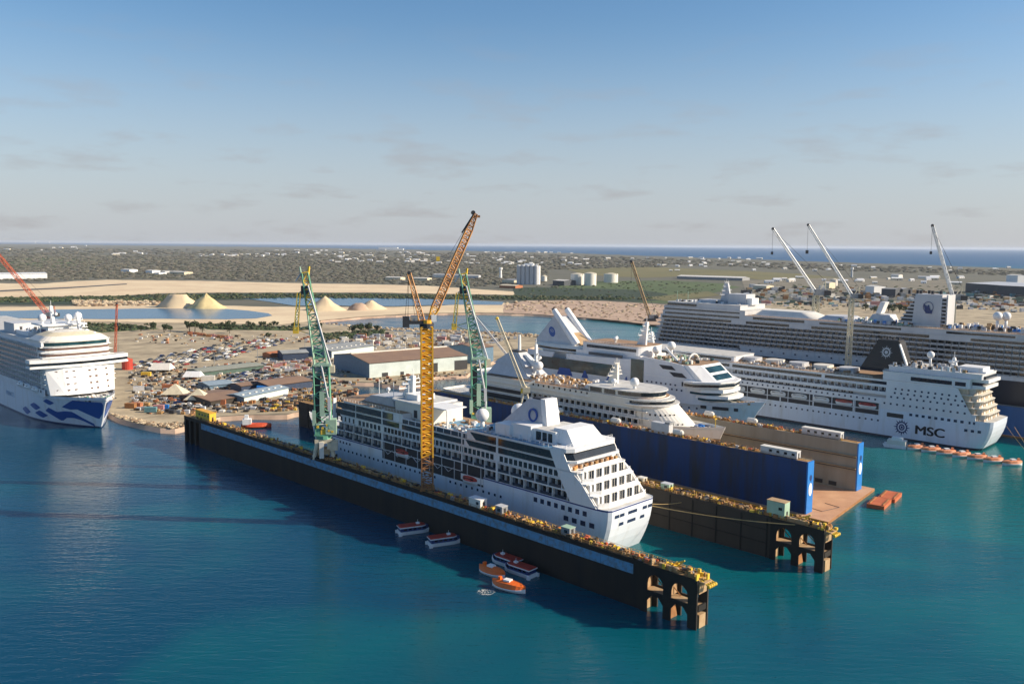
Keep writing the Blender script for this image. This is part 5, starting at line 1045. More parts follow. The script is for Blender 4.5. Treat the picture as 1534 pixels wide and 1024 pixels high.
ground('sand_bank', [(95, 458.5), (200, 457), (300, 456), (380, 459), (480, 460.5), (560, 460), (640, 458.5), (700, 455.5), (720, 450), (760, 454), (800, 455.5), (800, 470), (720, 468), (640, 468.5), (560, 472.5), (520, 476), (480, 480), (420, 486), (300, 484), (150, 481.5), (60, 481), (-100, 476), (-100, 462)], 2.4, SAND, .6, 10)
ground('lagoon', [(-100, 466), (0, 465.5), (90, 463.3), (240, 461.8), (330, 462), (372, 465), (402, 469), (408, 472.5), (385, 476.5), (340, 478), (240, 477.2), (150, 477.8), (60, 477), (-100, 474)], 2.6, LAGOON, .4, 14)
ground('lagoon', [(365, 446.8), (430, 446), (520, 446.4), (600, 446.8), (700, 449), (755, 452), (752, 456.5), (700, 456), (640, 457), (590, 458.5), (540, 458.5), (500, 457), (440, 457.6), (405, 452)], 2.6, LAGOON, .3, 14)
ground('rubble_bank', [(755, 456), (790, 450), (850, 449.5), (900, 450.5), (960, 454), (1010, 457), (1080, 462), (1080, 474), (1010, 489), (960, 484), (900, 477.5), (860, 474.5), (800, 470.5), (755, 468.5)], 2.5, RUBB, .7, 8)
ground('meadow', [(835, 425), (900, 421), (1000, 420), (1080, 424), (1110, 430), (1060, 440), (1000, 454), (960, 453), (900, 447), (840, 441)], 2.3, MEAD, .8, 9)
ground('mangrove_ground', [(770, 430), (860, 431), (960, 434), (1000, 440), (1000, 448), (960, 452), (900, 449.5), (840, 448.5), (770, 450)], 2.4, BELT, .7, 9)
ground('meadow', [(0, 388), (60, 385), (140, 388), (110, 398), (40, 404), (-80, 404)], 2.3, MEAD, .5, 9)
ground('dry_meadow', [(850, 404), (950, 399), (1080, 404), (1200, 410), (1300, 420), (1200, 424), (1060, 412), (960, 416), (880, 412)], 2.3, OLIVE, .6, 9)
ground('dry_meadow', [(960, 446), (1060, 436), (1080, 442), (1000, 451)], 2.6, OLIVE, .5, 9)
ground('sandy_ground', [(1120, 452), (1240, 450), (1400, 452), (1534, 455), (1900, 470), (1900, 520), (1534, 500), (1300, 480), (1120, 470)], 2.4, SANDY, .8, 9)
ground('sandy_ground', [(1110, 420), (1240, 416), (1420, 418), (1440, 436), (1300, 446), (1120, 446)], 2.35, mat('industrial_ground', (.26, .22, .16), .95, scale=.02, col2=(.12, .12, .09)), .8, 9)
ground('green_verge', [(100, 486), (190, 487), (240, 492), (120, 500), (60, 494)], 2.3, MEAD, .6, 6)
ground('green_verge', [(300, 485), (440, 489), (480, 492), (440, 495), (310, 493)], 2.3, MEAD, .5, 6)
# quay between the two largest ships
b = MB(); v = [W(20, 303), W(330, 303), W(330, 320), W(20, 320)]
b.poly([(p.x, p.y, -1) for p in v] + [(p.x, p.y, 2.6) for p in v], [(0, 1, 5, 4), (1, 2, 6, 5), (2, 3, 7, 6), (3, 0, 4, 7), (4, 5, 6, 7)], CONC); tag(b.build('quay'), None, None, kind='structure')
# low camber fender pontoon in front of the black-funnel ship
def clump(b, c, r, m, n=6, sz=.7):
    """rough leafy lump built from many small faces"""
    P = []; F = []; c = Vector(c); k = 3
    for j in range(k + 1):
        a = math.pi * .5 * j / k
        for i in range(n): t = 2 * math.pi * (i + .5 * (j % 2)) / n; q = random.uniform(.7, 1.25) * r; P.append((c.x + q * math.cos(a) * math.cos(t), c.y + q * math.cos(a) * math.sin(t), c.z + q * math.sin(a) * sz))
    for j in range(k):
        for i in range(n): F.append((j * n + i, j * n + (i + 1) % n, (j + 1) * n + (i + 1) % n)); F.append((j * n + i, (j + 1) * n + (i + 1) % n, (j + 1) * n + i))
    b.poly(P, F, m)
LEAF = [mat('leaf_dark', (.035, .055, .025), .9, scale=.3), mat('leaf_mid', (.055, .085, .035), .9, scale=.3), mat('leaf_dry', (.10, .10, .05), .9, scale=.3)]
LEAFG = [mat('scrub_dark', (.115, .118, .085), .95, scale=.1), mat('scrub_mid', (.135, .130, .098), .95, scale=.1), mat('scrub_grey', (.165, .150, .118), .95, scale=.1)]  # greyed and browned, distance haze put into the leaf colours
def in_poly(x, y, P):
    r = False; j = len(P) - 1
    for i in range(len(P)):
        if (P[i][1] > y) != (P[j][1] > y) and x < (P[j][0] - P[i][0]) * (y - P[i][1]) / (P[j][1] - P[i][1]) + P[i][0]: r = not r
        j = i
    return r
def woods(name, polys, n, r0, r1, lab, mats=LEAF, sz=.7):
    b = MB(); c = 0
    while c < n:
        P = random.choice(polys); xs = [p[0] for p in P]; ys = [p[1] for p in P]; x = random.uniform(min(xs), max(xs)); y = random.uniform(min(ys), max(ys))
        if not in_poly(x, y, P): continue
        g = G(x, y, 2.2); d = g.y / 1000; c += 1
        clump(b, g, random.uniform(r0, r1) * (1 if d < 1.5 else d / 1.5), random.choice(mats), 5, sz)
    o = b.build(name); tag(o, lab, 'woodland' if 'wood' in name else 'shrubs', kind='stuff'); return o
woods('woodland', [[(-60, 384), (400, 384), (800, 386), (1000, 392), (1000, 400), (820, 404), (820, 424), (690, 430), (560, 424), (420, 421), (300, 418), (160, 417), (60, 421), (-60, 421)]], 7000, 3.2, 6.5, 'dark scrub woodland stretching to the far coast', LEAFG, .32)
woods('woodland', [[(-40, 371), (400, 375), (800, 381), (1200, 395), (1580, 408), (1580, 414), (1200, 404), (800, 388), (400, 386), (-40, 386)]], 1800, 3.5, 7, 'hazy far woodland along the coast', LEAFG, .3)
woods('mangrove_wood', [[(-60, 446), (60, 445.5), (170, 444), (250, 441), (430, 440), (690, 442), (800, 444), (980, 446), (980, 449), (760, 449), (690, 448), (430, 446.5), (330, 448), (240, 453), (110, 452), (-60, 454)]], 1700, 2.2, 4.4, 'dark green mangrove belt between the sand bars')
woods('meadow_wood', [[(780, 430), (840, 424), (1000, 421), (1100, 428), (1060, 440), (980, 450), (900, 447), (780, 447)], [(1120, 425), (1534, 430), (1534, 446), (1120, 446)], [(1120, 450), (1500, 452), (1534, 462), (1200, 466)]], 700, 1.6, 3.4, 'scattered green bushes inland on the right', [LEAF[1], LEAFG[0], MEAD], .5)
woods('shrubs', [[(95, 484), (190, 486), (240, 492), (110, 499), (60, 492)], [(300, 486), (440, 489.5), (480, 492.5), (440, 495), (310, 492)], [(480, 500), (575, 494), (575, 500), (485, 512)]], 900, 1.6, 3.2, 'rows of low green shrubs behind the yard')
def debris(name, poly, n, cols, s0, s1, lab, cat):
    b = MB(); c = 0
    while c < n:
        xs = [p[0] for p in poly]; ys = [p[1] for p in poly]; x = random.uniform(min(xs), max(xs)); y = random.uniform(min(ys), max(ys))
        if not in_poly(x, y, poly): continue
        g = G(x, y, 2.2); k = max(1, g.y / 700); w = random.uniform(s0, s1) * k; h = random.uniform(.3, .8) * w; m_ = random.choice(cols); c += 1
        if 'rock' in name or 'rubble' in name: clump(b, g, w, m_, 5, .6)
        else: b.box(g.x, g.x + w, g.y, g.y + w * random.uniform(.4, 1.2), 2.2, 2.2 + h, m_)
    o = b.build(name); tag(o, lab, cat, kind='stuff')
ROCK = [mat('pale_rock', (.50, .40, .28), .95, scale=.4), mat('brown_rock', (.28, .19, .12), .95, scale=.4), mat('sand_rock', (.60, .48, .32), .95, scale=.4)]
debris('rock_rubble', [(755, 452), (850, 450), (960, 455), (1080, 463), (1080, 472), (960, 482), (860, 473), (755, 467)], 420, ROCK, .8, 1.9, 'brown rubble and rocks on the far channel bank', 'rubble')
debris('rock_rubble', [(110, 451), (240, 452), (240, 457.5), (110, 459)], 260, ROCK, 1.4, 3, 'brown rubble heap beside the far lagoon', 'rubble')
debris('shore_rocks', [(160, 618), (205, 634), (262, 642), (285, 636), (285, 630), (240, 634), (190, 624)], 200, ROCK, .5, 1.3, 'brown rocks along the yard shoreline', 'rocks')
debris('bank_rocks', [(476, 483), (560, 494), (700, 499), (840, 507), (840, 503), (700, 495), (560, 490)], 500, ROCK, .7, 1.8, 'pale rocks lining the near channel bank', 'rocks')
# conical sand piles
def pile(label, px_, py_, hpx, wpx_, m, flat=0):
    g = G(px_, py_, 2.3); k = g.y / FPX; h = hpx * k; w = wpx_ * k / 2; b = MB(); n = 18; P = []
    for j in range(5):
        f = j / 4; rr = w * (1 - f * (1 - flat)) * random.uniform(.96, 1.04)
        for i in range(n): t = 2 * math.pi * i / n; q = rr * random.uniform(.80, 1.14); P.append((q * math.cos(t), q * .7 * math.sin(t), h * f * (random.uniform(.93, 1.05) if j else 1)))
    P.append((0, 0, h * 1.02)); F = [(j * n + i, j * n + (i + 1) % n, (j + 1) * n + (i + 1) % n, (j + 1) * n + i) for j in range(4) for i in range(n)] + [(4 * n + i, 4 * n + (i + 1) % n, 5 * n) for i in range(n)]
    b.poly(P, F, m); o = b.build('sand_pile', None, True, g); tag(o, label, 'sand pile', 'piles between the lagoons')
YS = mat('yellow_sand', (.72, .58, .30), .95, scale=.1)
pile('broad grey topped sand pile, leftmost of the piles by the lagoon', 268, 460, 19, 64, SAND, .4); pile('pale yellow conical sand pile beside the broad one', 309, 461.5, 22, 58, YS, .02)
pile('pointed tan sand pile behind the green dock crane', 487, 464.5, 21, 60, SAND, .03); pile('low brown rubble pile near the yellow tower crane', 538, 464, 10, 40, RUBB, .3); pile('low tan pile behind the brown rubble pile', 556, 463, 13, 50, SAND, .1)
# ------------------------------------------------------------------ trees
def tree_proto(seed):
    random.seed(seed); r = bpy.data.objects.new('tree', None); COL.objects.link(r)
    b = MB(); b.tube((0, 0, 0), (.2, .1, 2.6), .28, BROWNW, 6, .18)
    for a in (0, 2, 4): b.tube((.2, .1, 2.3), (1.6 * math.cos(a), 1.6 * math.sin(a), 4.4), .14, BROWNW, 5, .05)
    t = b.build('trunk', r); b = MB()
    cs = [(random.uniform(-1.8, 1.8), random.uniform(-1.8, 1.8), random.uniform(3.0, 5.6), random.uniform(1.0, 1.9)) for _ in range(9)]
    for x, y, z, rr in cs:
        m = random.choice(LEAF[:2])
        for _ in range(46):
            d = Vector((random.gauss(0, 1), random.gauss(0, 1), random.gauss(0, .8))).normalized() * rr * random.uniform(.6, 1.08); p = Vector((x, y, z)) + d; u = Vector((random.uniform(-1, 1), random.uniform(-1, 1), random.uniform(-.6, .6))).normalized() * .38; w = d.cross(u).normalized() * .34
            b.poly([p - u, p + w, p + u, p - w], [(0, 1, 2, 3)], m)
    c = b.build('crown', r); kids(r, t, c); return r
protos = [tree_proto(s) for s in (1, 2, 3)]; used = [False] * 3; random.seed(21)
TS = [(x, y, s, lb) for (x, y, s, lb) in [(284, 496, 1.9, 'large dark green tree left of the red clutter in the yard'), (292, 497, 2.1, 'tallest dark green tree beside the red clutter in the yard'), (303, 498, 1.5, 'rounded green tree just right of the tallest yard tree'), (246, 498, 1.6, 'dark bushy tree standing alone left of the yard track'), (255, 498, 1.3, 'small dark tree beside the lone bushy tree'), (344, 499, 1.2, 'small tree standing before the long shrub row'),
     (528, 501, 1.7, 'dense tree at the channel bank by the sheds, left one'), (540, 500, 2.0, 'dense tall tree at the channel bank behind the sheds'), (552, 499, 1.8, 'dense tree at the channel bank beside the tallest one'), (564, 498, 1.4, 'small tree at the right end of the channel bank group'), (402, 604 - 98, 1.0, 'tiny tree near the white aerial in the yard')]]
for i in range(22): TS.append((random.uniform(310, 480), random.uniform(489, 494), random.uniform(.8, 1.2), None))
for i in range(12): TS.append((random.uniform(110, 235), random.uniform(488, 498), random.uniform(.8, 1.3), None))
for i in range(14): TS.append((1318 + random.uniform(-26, 40), 466 + random.uniform(-3, 3), random.uniform(1.2, 1.9), 1))
for i, (x, y, s, lb) in enumerate(TS):
    k = i % 3; o = protos[k] if not used[k] else copy_tree(protos[k]); used[k] = True; o.location = G(x, y, 2.2); o.rotation_euler.z = random.uniform(0, 6); o.scale = (s, s, s * .95)
    if lb == 1: tag(o, 'bright green tree in the grove behind the large ship', 'tree', 'grove behind the large ship')
    elif lb: tag(o, lb, 'tree', 'trees around the yard')
    elif x < 240: tag(o, 'small green tree in the verge beside the left lagoon', 'tree', 'verge trees by the left lagoon')
    else: tag(o, 'small green tree in the long shrub row behind the yard', 'tree', 'trees of the long shrub row')

# ================================================================== buildings
def shed(name, label, cat, p0, p1, depth, h, rise, wallm, roofm, endm=None, doors=(), group=None, eave=.6, ridge=None, wins=0, z=2.1):
    """gable building: p0, p1 = photo positions of the near long wall's foot"""
    a = G(p0[0], p0[1], z); c = G(p1[0], p1[1], z); d = c - a; L_ = d.length; ang = math.atan2(d.y, d.x); r = thing(name, label, cat, a, ang, group); endm = endm or wallm
    b = MB(); b.poly([(0, 0, 0), (L_, 0, 0), (L_, 0, h), (0, 0, h)], [(0, 1, 2, 3)], wallm); b.poly([(0, depth, 0), (L_, depth, 0), (L_, depth, h), (0, depth, h)], [(3, 2, 1, 0)], wallm)
    for x in (0, L_): b.poly([(x, 0, 0), (x, depth, 0), (x, depth, h), (x, depth / 2, h + rise), (x, 0, h)], [(4, 3, 2, 1, 0) if x == 0 else (0, 1, 2, 3, 4)], endm if x == 0 else wallm)
    b.build('wall', r)
    b = MB(); e = eave; k = rise / (depth / 2) * e
    b.poly([(-e, -e, h - k), (L_ + e, -e, h - k), (L_ + e, depth / 2, h + rise + .05), (-e, depth / 2, h + rise + .05), (-e, depth + e, h - k), (L_ + e, depth + e, h - k)], [(0, 1, 2, 3), (3, 2, 5, 4)], roofm)
    b.poly([(-e, -e, h - k - .3), (L_ + e, -e, h - k - .3), (L_ + e, depth / 2, h + rise - .25), (-e, depth / 2, h + rise - .25), (-e, depth + e, h - k - .3), (L_ + e, depth + e, h - k - .3)], [(3, 2, 1, 0), (4, 5, 2, 3)], roofm)
    if ridge: b.box(0, L_, depth / 2 - .7, depth / 2 + .7, h + rise, h + rise + .8, ridge)
    if wins:
        for i in range(wins): x = L_ * (i + .5) / wins; b.box(x - .8, x + .8, depth * .2, depth * .2 + 1.6, h + rise * .4 - .2, h + rise * .4 + .5, WARM)
    b.build('roof', r)
    for x, w_, hh in doors:
        b = MB(); b.box(L_ * x, L_ * x + w_, -.12, .1, 0, hh, DARK); b.build('door', r)
    return r
def blockb(name, label, cat, px_, py_, lx, ly, h, m, rz=0, top=None, group=None, parts=None, z=2.1):
    r = thing(name, label, cat, G(px_, py_, z), rz, group); b = MB(); b.box(-lx / 2, lx / 2, -ly / 2, ly / 2, 0, h, m); b.build('wall', r)
    b = MB(); b.box(-lx / 2 - .2, lx / 2 + .2, -ly / 2 - .2, ly / 2 + .2, h, h + .5, top or m); b.build('roof', r); 
    if h > 3:
        b = MB(); b.box(-lx * .1, lx * .1, -ly / 2 - .08, -ly / 2 + .05, 0, min(3, h * .7), DARK); b.build('door', r)
    return r
shed('hangar', 'long pale hangar with brown roof behind the raised ships', 'hangar', (553.5, 566), (700, 552.5), 62, 11, 3.6, WALLG, ROOFB, WALLB, ((.12, 5, 3), (.3, 3, 2.6), (.60, 7, 7), (.86, 12, 7.5)), ridge=WARM, wins=0)  # left end wall darker, its shade put into the wall colour
shed('hangar', 'lower grey roofed shed left behind the long pale hangar', 'hangar', (497, 536), (560, 527), 40, 6, 2.2, WALLG, ROOFG, WALLB, wins=9)
shed('warehouse', 'dark blue gabled end building behind the second green crane', 'warehouse', (714, 545), (739, 541), 30, 13, 2.2, WALLB, ROOFB, WALLB)
shed('warehouse', 'long low shed with dark green front in the car yard', 'warehouse', (303, 564), (396, 553), 22, 3.4, 1.0, DGREEN, mat('grey_green_roof', (.32, .33, .27), .7), DGREEN)
shed('warehouse', 'brown roofed workshop beside the peaked tan tents', 'warehouse', (316, 609), (372, 600), 34, 3.5, 1.4, BROWNW, ROOFB, DARK)
shed('warehouse', 'light blue sided shed with skylights near the dock basin', 'warehouse', (366, 604), (432, 589), 16, 4, 1.2, WALLG, mat('blue_grey_roof', (.30, .38, .44), .6), WALLB, wins=7)
shed('warehouse', 'dark fronted shed beside the bright blue container', 'warehouse', (362, 588), (392, 584), 14, 4.5, 1, mat('navy_wall', (.03, .05, .10), .6), ROOFB)
shed('warehouse', 'wide dark walled shed behind the near green dock crane', 'warehouse', (404, 589), (468, 580), 26, 5, 1.6, mat('navy_wall', (.03, .05, .10), .6), ROOFB)
shed('warehouse', 'pale blue roofed low shed in the middle of the yard', 'warehouse', (314, 583), (352, 579), 20, 2.6, .8, WALLB, mat('blue_grey_roof', (.30, .38, .44), .6))
shed('warehouse', 'dark blue shed behind the rows of pink crates', 'warehouse', (424, 540), (462, 538), 22, 6, 1.5, mat('navy_wall', (.03, .05, .10), .6), ROOFG)
shed('warehouse', 'small red roofed shed at the end of the parked cars', 'warehouse', (405, 536), (424, 533.5), 10, 3.5, 1.2, TERRA, TERRA)
shed('warehouse', 'large white warehouse at the far left beyond the sand bar', 'warehouse', (-30, 419), (71, 417.5), 90, 14, 2, WHITE, WHITE)
shed('warehouse', 'dark warehouse with pale roof at the far right', 'warehouse', (1446, 437), (1496, 441), 160, 20, 3, mat('slate_wall', (.075, .085, .10), .7), GREYW)
shed('warehouse', 'longer dark warehouse at the right picture edge', 'warehouse', (1494, 443), (1575, 448), 140, 22, 3, mat('slate_wall', (.075, .085, .10), .7), GREYW)
shed('warehouse', 'very long low cream roofed building in the right meadows', 'warehouse', (1014, 417.5), (1112, 420.5), 60, 8, 3, GREY, WARM)
shed('warehouse', 'dark square warehouse behind the slim crane column', 'warehouse', (1320, 444), (1341, 445), 40, 16, 1, mat('slate_wall', (.075, .085, .10), .7), GREY)
shed('warehouse', 'narrow dark warehouse right of the dark square one', 'warehouse', (1344, 444), (1352, 444.5), 30, 16, 1, mat('slate_wall', (.075, .085, .10), .7), GREYW)
shed('warehouse', 'wide tan roofed hall left of the cream block inland', 'warehouse', (752, 424), (770, 425), 60, 9, 2, CREAM, GREY)
shed('warehouse', 'dark shed between the silos and the storage tanks', 'warehouse', (828, 427), (845, 428), 40, 12, 2, mat('slate_wall', (.075, .085, .10), .7), WARM)
shed('warehouse', 'terracotta walled hall under the pale silo block', 'warehouse', (748, 431), (772, 432), 30, 6, 2, TERRA, CREAM)
for i, (x0, y0, x1, y1, h, m, lb) in enumerate(((181, 407.5, 194, 408, 9, WHITE, 'white hall, leftmost of the small halls beyond the sand bar'), (218, 409, 228, 409.4, 9, WHITE, 'white hall near the middle of the halls beyond the sand bar'), (231, 411.5, 238, 411.7, 6, WHITE, 'lowest white hall beyond the sand bar'), (240, 409.5, 247, 409.8, 7, GREYW, 'small grey white hall beyond the sand bar'), (254, 410.5, 276, 411.5, 8, CREAM, 'cream hall with red end, rightmost beyond the sand bar'),
    (648, 415.5, 690, 416.5, 9, WARM, 'long cream building behind the tower crane jib'), (690, 416.6, 717, 417, 8, GREYW, 'long grey building right of the tower crane jib'), (577, 419, 600, 419.5, 7, CREAM, 'low cream building left of the tower crane mast'), (618, 419.5, 640, 420, 6, CREAM, 'low cream building right of the tower crane mast'),
    (1128, 433, 1148, 434, 9, CREAM, 'cream block with flat roof behind the radar mast'), (1233, 432, 1242, 432.4, 14, CREAM, 'small cream tower building between two jib cranes'), (1296, 440, 1309, 441, 17, WHITE, 'white office block behind the slim crane column'), (1334, 417, 1346, 417.4, 12, WARM, 'cream house block on the right skyline'), (1507, 423, 1524, 424, 22, WHITE, 'tall white block above the dark warehouses'), (1375, 417, 1402, 417.6, 6, WARM, 'long low cream hall left of the white jib crane'))):
    shed('hall', lb, 'building', (x0, y0), (x1, y1), 30, h, 1.6, m, WARM if m is not WARM else GREYW)
# silo block and storage tanks
o = G(790, 426, 2.2); r = thing('silo_block', 'pale grey block of tall silos with a bright right side', 'silo', o, R(-14))
for i in range(5): b = MB(); b.tube((-22 + i * 11, 0, 0), (-22 + i * 11, 0, 47), 5.6, GREYW, 12); b.ball((-22 + i * 11, 0, 47), 5.6, WHITE, 12, 3, .25, True); b.build('silo_tube', r)
b = MB(); b.box(-28, 28, 4, 22, 0, 46, WHITE); b.box(-10, 14, 4, 14, 46, 52, WHITE); b.build('wall', r)
for i, (x, y, rr, h, lb) in enumerate(((865, 426.5, 17, 27, 'pale round storage tank nearest the silo block'), (884, 427.5, 15, 30, 'tall round storage tank between two wider ones'), (915, 423, 19, 23, 'tan round storage tank, rightmost of the three large tanks'), (815, 421, 8, 14, 'small tan tank just right of the silo block'), (1249, 428, 9, 16, 'small pale tank between the jib cranes'))):
    r = thing('storage_tank', lb, 'tank', G(x, y, 2.2)); b = MB(); b.tube((0, 0, 0), (0, 0, h), rr, WARM, 24); b.build('shell', r); b = MB(); b.tube((0, 0, h), (0, 0, h + 2.5), rr * 1.01, CREAM, 24, rr * .25); b.build('roof', r)
    b = MB(); b.tube((rr, 0, 0), (rr * .7, -rr * .75, h), .5, DARK, 4); b.build('stair', r)
blockb('hotel', 'white hotel tower complex on the far skyline', 'hotel', 582, 374.4, 300, 120, 42, WHITE); blockb('hotel', 'small white block beside the skyline hotel', 'hotel', 597, 374.6, 160, 80, 26, WHITE); blockb('hotel', 'pale block at left of the skyline hotel', 'hotel', 571, 374.8, 140, 80, 18, GREYW)
for x, y, h, lb in ((53, 364.4, 90, 'white water tower on the far left skyline'), (74, 364.3, 110, 'taller white water tower on the far left skyline')):
    r = thing('water_tower', lb, 'water tower', G(x, y, 2)); k = h; b = MB(); b.tube((0, 0, 0), (0, 0, k * .55), k * .16, WHITE, 8); b.build('stem', r); b = MB(); b.ball((0, 0, k * .75), k * .34, WHITE, 12, 8); b.build('bowl', r)
for x, y, lb in ((750, 417, 'slim white tower left of the silo block'), (1276, 415, 'grey control tower on the right skyline')):
    r = thing('tower', lb, 'tower', G(x, y, 2)); b = MB(); b.tube((0, 0, 0), (0, 0, 26), 4.2, WHITE if x < 1000 else GREYW, 8, 3.2); b.build('shaft', r); b = MB(); b.tube((0, 0, 26), (0, 0, 32), 5.4, WHITE, 8); b.build('cab', r)
# far houses
def house_mesh(wm, rm, lx=14, ly=9):
    b = MB(); b.box(-lx / 2, lx / 2, -ly / 2, ly / 2, 0, 5, wm); b.poly([(-lx / 2 - .5, -ly / 2 - .5, 5), (lx / 2 + .5, -ly / 2 - .5, 5), (lx / 2 + .5, 0, 8), (-lx / 2 - .5, 0, 8), (-lx / 2 - .5, ly / 2 + .5, 5), (lx / 2 + .5, ly / 2 + .5, 5)], [(0, 1, 2, 3), (3, 2, 5, 4)], rm)
    b.poly([(-lx / 2, -ly / 2, 5), (-lx / 2, ly / 2, 5), (-lx / 2, 0, 7.9), (lx / 2, -ly / 2, 5), (lx / 2, ly / 2, 5), (lx / 2, 0, 7.9)], [(0, 2, 1), (3, 4, 5)], wm); b.box(-1, 1, -ly / 2 - .1, -ly / 2 + .1, 0, 2.4, DARK); b.box(lx * .22, lx * .34, -ly / 2 - .1, -ly / 2 + .1, 1, 2.6, DARK); return b.mesh('house')
HM = [(house_mesh(WHITE, WHITE), 'white'), (house_mesh(WARM, WARM), 'cream'), (house_mesh(WHITE, GREYW, 20, 10), 'grey roofed'), (house_mesh(CREAM, WHITE, 26, 12), 'wide cream')]
bands = [((150, 230), (377, 382), 10, 'by the far left woods'), ((300, 400), (381, 385), 22, 'in the far left settlement'), ((400, 520), (373, 385), 22, 'in the far settlement behind the near green crane'), ((495, 640), (378, 394), 52, 'in the far settlement behind the tower crane'), ((640, 760), (380, 396), 26, 'in the far woods behind the second green crane'), ((0, 140), (368, 375), 10, 'near the far left skyline'),
         ((760, 960), (386, 398), 26, 'in the far woods above the silo block'), ((700, 860), (377.8, 380), 16, 'on the far coast line'), ((970, 1160), (386, 399), 30, 'in the far woods left of the white jib cranes'), ((1000, 1530), (398, 408), 20, 'on the right coast line'), ((1150, 1440), (416, 426), 22, 'between the right jib cranes')]
for (xa, xb), (ya, yb), n, lb in bands:
    for i in range(n):
        x = random.uniform(xa, xb); y = random.uniform(ya, yb); me, cn = random.choice(HM); g = G(x, y, 2.3); o = add('house', me, None, g, random.uniform(-.5, .5)); k = random.uniform(.7, 1.35) * max(1, g.y / 4200) ** .6; o.scale = (k, k, k * .9); tag(o, cn + ' house ' + lb, 'house', cn + ' houses ' + lb)
# ------------------------------------------------------------------ things in the yards
def container_mesh(m):
    b = MB(); b.box(-3, 3, -1.2, 1.2, .15, 2.6, m)
    for i in range(11): x = -2.85 + i * .57; b.box(x, x + .16, -1.26, 1.26, .3, 2.45, m)
    b.box(-3.05, 3.05, -1.25, 1.25, 2.6, 2.72, m); b.box(3.0, 3.06, -.05, .05, .3, 2.4, DARK); return b.mesh('shipping_container')
CC = {'orange': TERRA, 'white': WARM, 'blue': BLUE, 'grey': GREYW, 'green': GRN, 'rust': RUST, 'yellow': YELS, 'pink': mat('faded_pink', (.55, .28, .26), .7), 'teal': mat('faded_teal', (.16, .32, .34), .7)}
CM = {k: container_mesh(m) for k, m in CC.items()}
def cont(c, x, y, label, rz=0, s=1.0, group=None):
    o = add('shipping_container', CM[c], None, G(x, y, 2.12), rz); o.scale = (s, s, s); tag(o, label, 'container', group); return o
cont('rust', 196, 611, 'rust orange container at the left shore edge', -.2, 1.1); cont('orange', 205, 610, 'brighter orange container beside the rust one by the shore', -.2, 1.1); cont('teal', 226, 617, 'faded teal container near the yard shoreline', .1, 1.1); cont('pink', 238, 613, 'faded pink container beside the teal one', .1, 1); cont('blue', 246, 612, 'blue container at the right of the pink one', .1, .9)
cont('orange', 251, 582, 'orange container behind the tan peaked tent', .1, 1.1); cont('orange', 329, 606, 'orange container beside the brown roofed workshop', .12, 1.2); cont('grey', 208, 585, 'grey container alone on the open yard', .3, 1.1); cont('blue', 397, 588, 'bright blue container between two dark sheds', .2, 1.7); cont('white', 375, 592, 'white container in front of the dark shed', .25, 1.3)
cont('white', 356, 580, 'white container beside the pale blue roof', .1, 1.2); cont('yellow', 219, 563, 'yellow brown container behind the yard track', .1, 1.1); cont('white', 312, 571, 'long white container before the green fronted shed', .2, 1.5)
gr = 'pale containers stacked along the rows behind the sheds'
for i in range(46):
    c = random.choice(('pink', 'white', 'grey', 'pink', 'rust', 'white')); cont(c, random.uniform(392, 466), random.uniform(541, 557), c + ' container in the dense rows left of the near green crane', random.uniform(-.2, .3), random.uniform(.6, .9), c + ' containers in the dense rows')
for i in range(42):
    c = random.choice(('white', 'grey', 'white', 'pink', 'rust')); x = random.uniform(500, 700); cont(c, x, random.uniform(503, 521 - (x - 560) * .02), c + ' container in the storage yard behind the long hangar', random.uniform(-.4, .5), random.uniform(.7, 1.5), c + ' containers behind the long hangar')
for i in range(22): cont(random.choice(('pink', 'orange', 'rust')), 283 + i * 3 + random.uniform(-1, 1), 500 + i * .35 + random.uniform(-1, 1), 'reddish container in the row beside the tallest yard tree', random.uniform(-.4, .4), .8, 'reddish containers beside the yard trees')
for i in range(60):
    c = random.choice(('white', 'grey', 'rust', 'pink', 'white', 'teal')); cont(c, random.uniform(1110, 1534), random.uniform(436, 462), c + ' container on the industrial land behind the large ship', random.uniform(-.5, .5), random.uniform(1.3, 2.6), c + ' containers behind the large ship')
def tent(label, x, y, s, m, cone):
    r = thing('tent', label, 'tent', G(x, y, 2.1)); b = MB(); P = [(-4, -3), (4, -3), (4, 3), (-4, 3)]
    b.prism([(a * s, c * s) for a, c in P], 1.2 * s, (4.4 if cone else 3.4) * s, m, pl2=[(a * s * (.04 if cone else .8), c * s * (.04 if cone else .15)) for a, c in P]); b.build('canopy', r)
    b = MB()
    for a, c in P: b.tube((a * s * .95, c * s * .95, 0), (a * s * .95, c * s * .95, 1.3 * s), .12, GREYW, 5)
    b.build('frame', r); b = MB(); b.box(-3 * s, 3 * s, 2.2 * s, 2.4 * s, 0, 1.2 * s, DARK); b.build('back_wall', r)
tent('large cream tent near the red tank in the yard', 243, 557, 2.0, WARM, False); tent('bright white low tent beside the long green fronted shed', 290, 567, 1.6, WHITE, False); tent('tan peaked tent, left of the two pointed ones', 263, 594, 1.9, CREAM, True); tent('tan peaked tent nearest the dock end', 298, 602, 1.9, CREAM, True)
r = thing('tank', 'red round tank standing at the left edge of the yard', 'tank', G(191, 553, 2.1)); b = MB(); b.tube((0, 0, 0), (0, 0, 8), 4, mat('red_tank', (.45, .05, .03), .5), 16); b.build('shell', r); b = MB(); b.tube((0, 0, 8), (0, 0, 9), 4.1, REDC, 16, 1); b.build('roof', r)
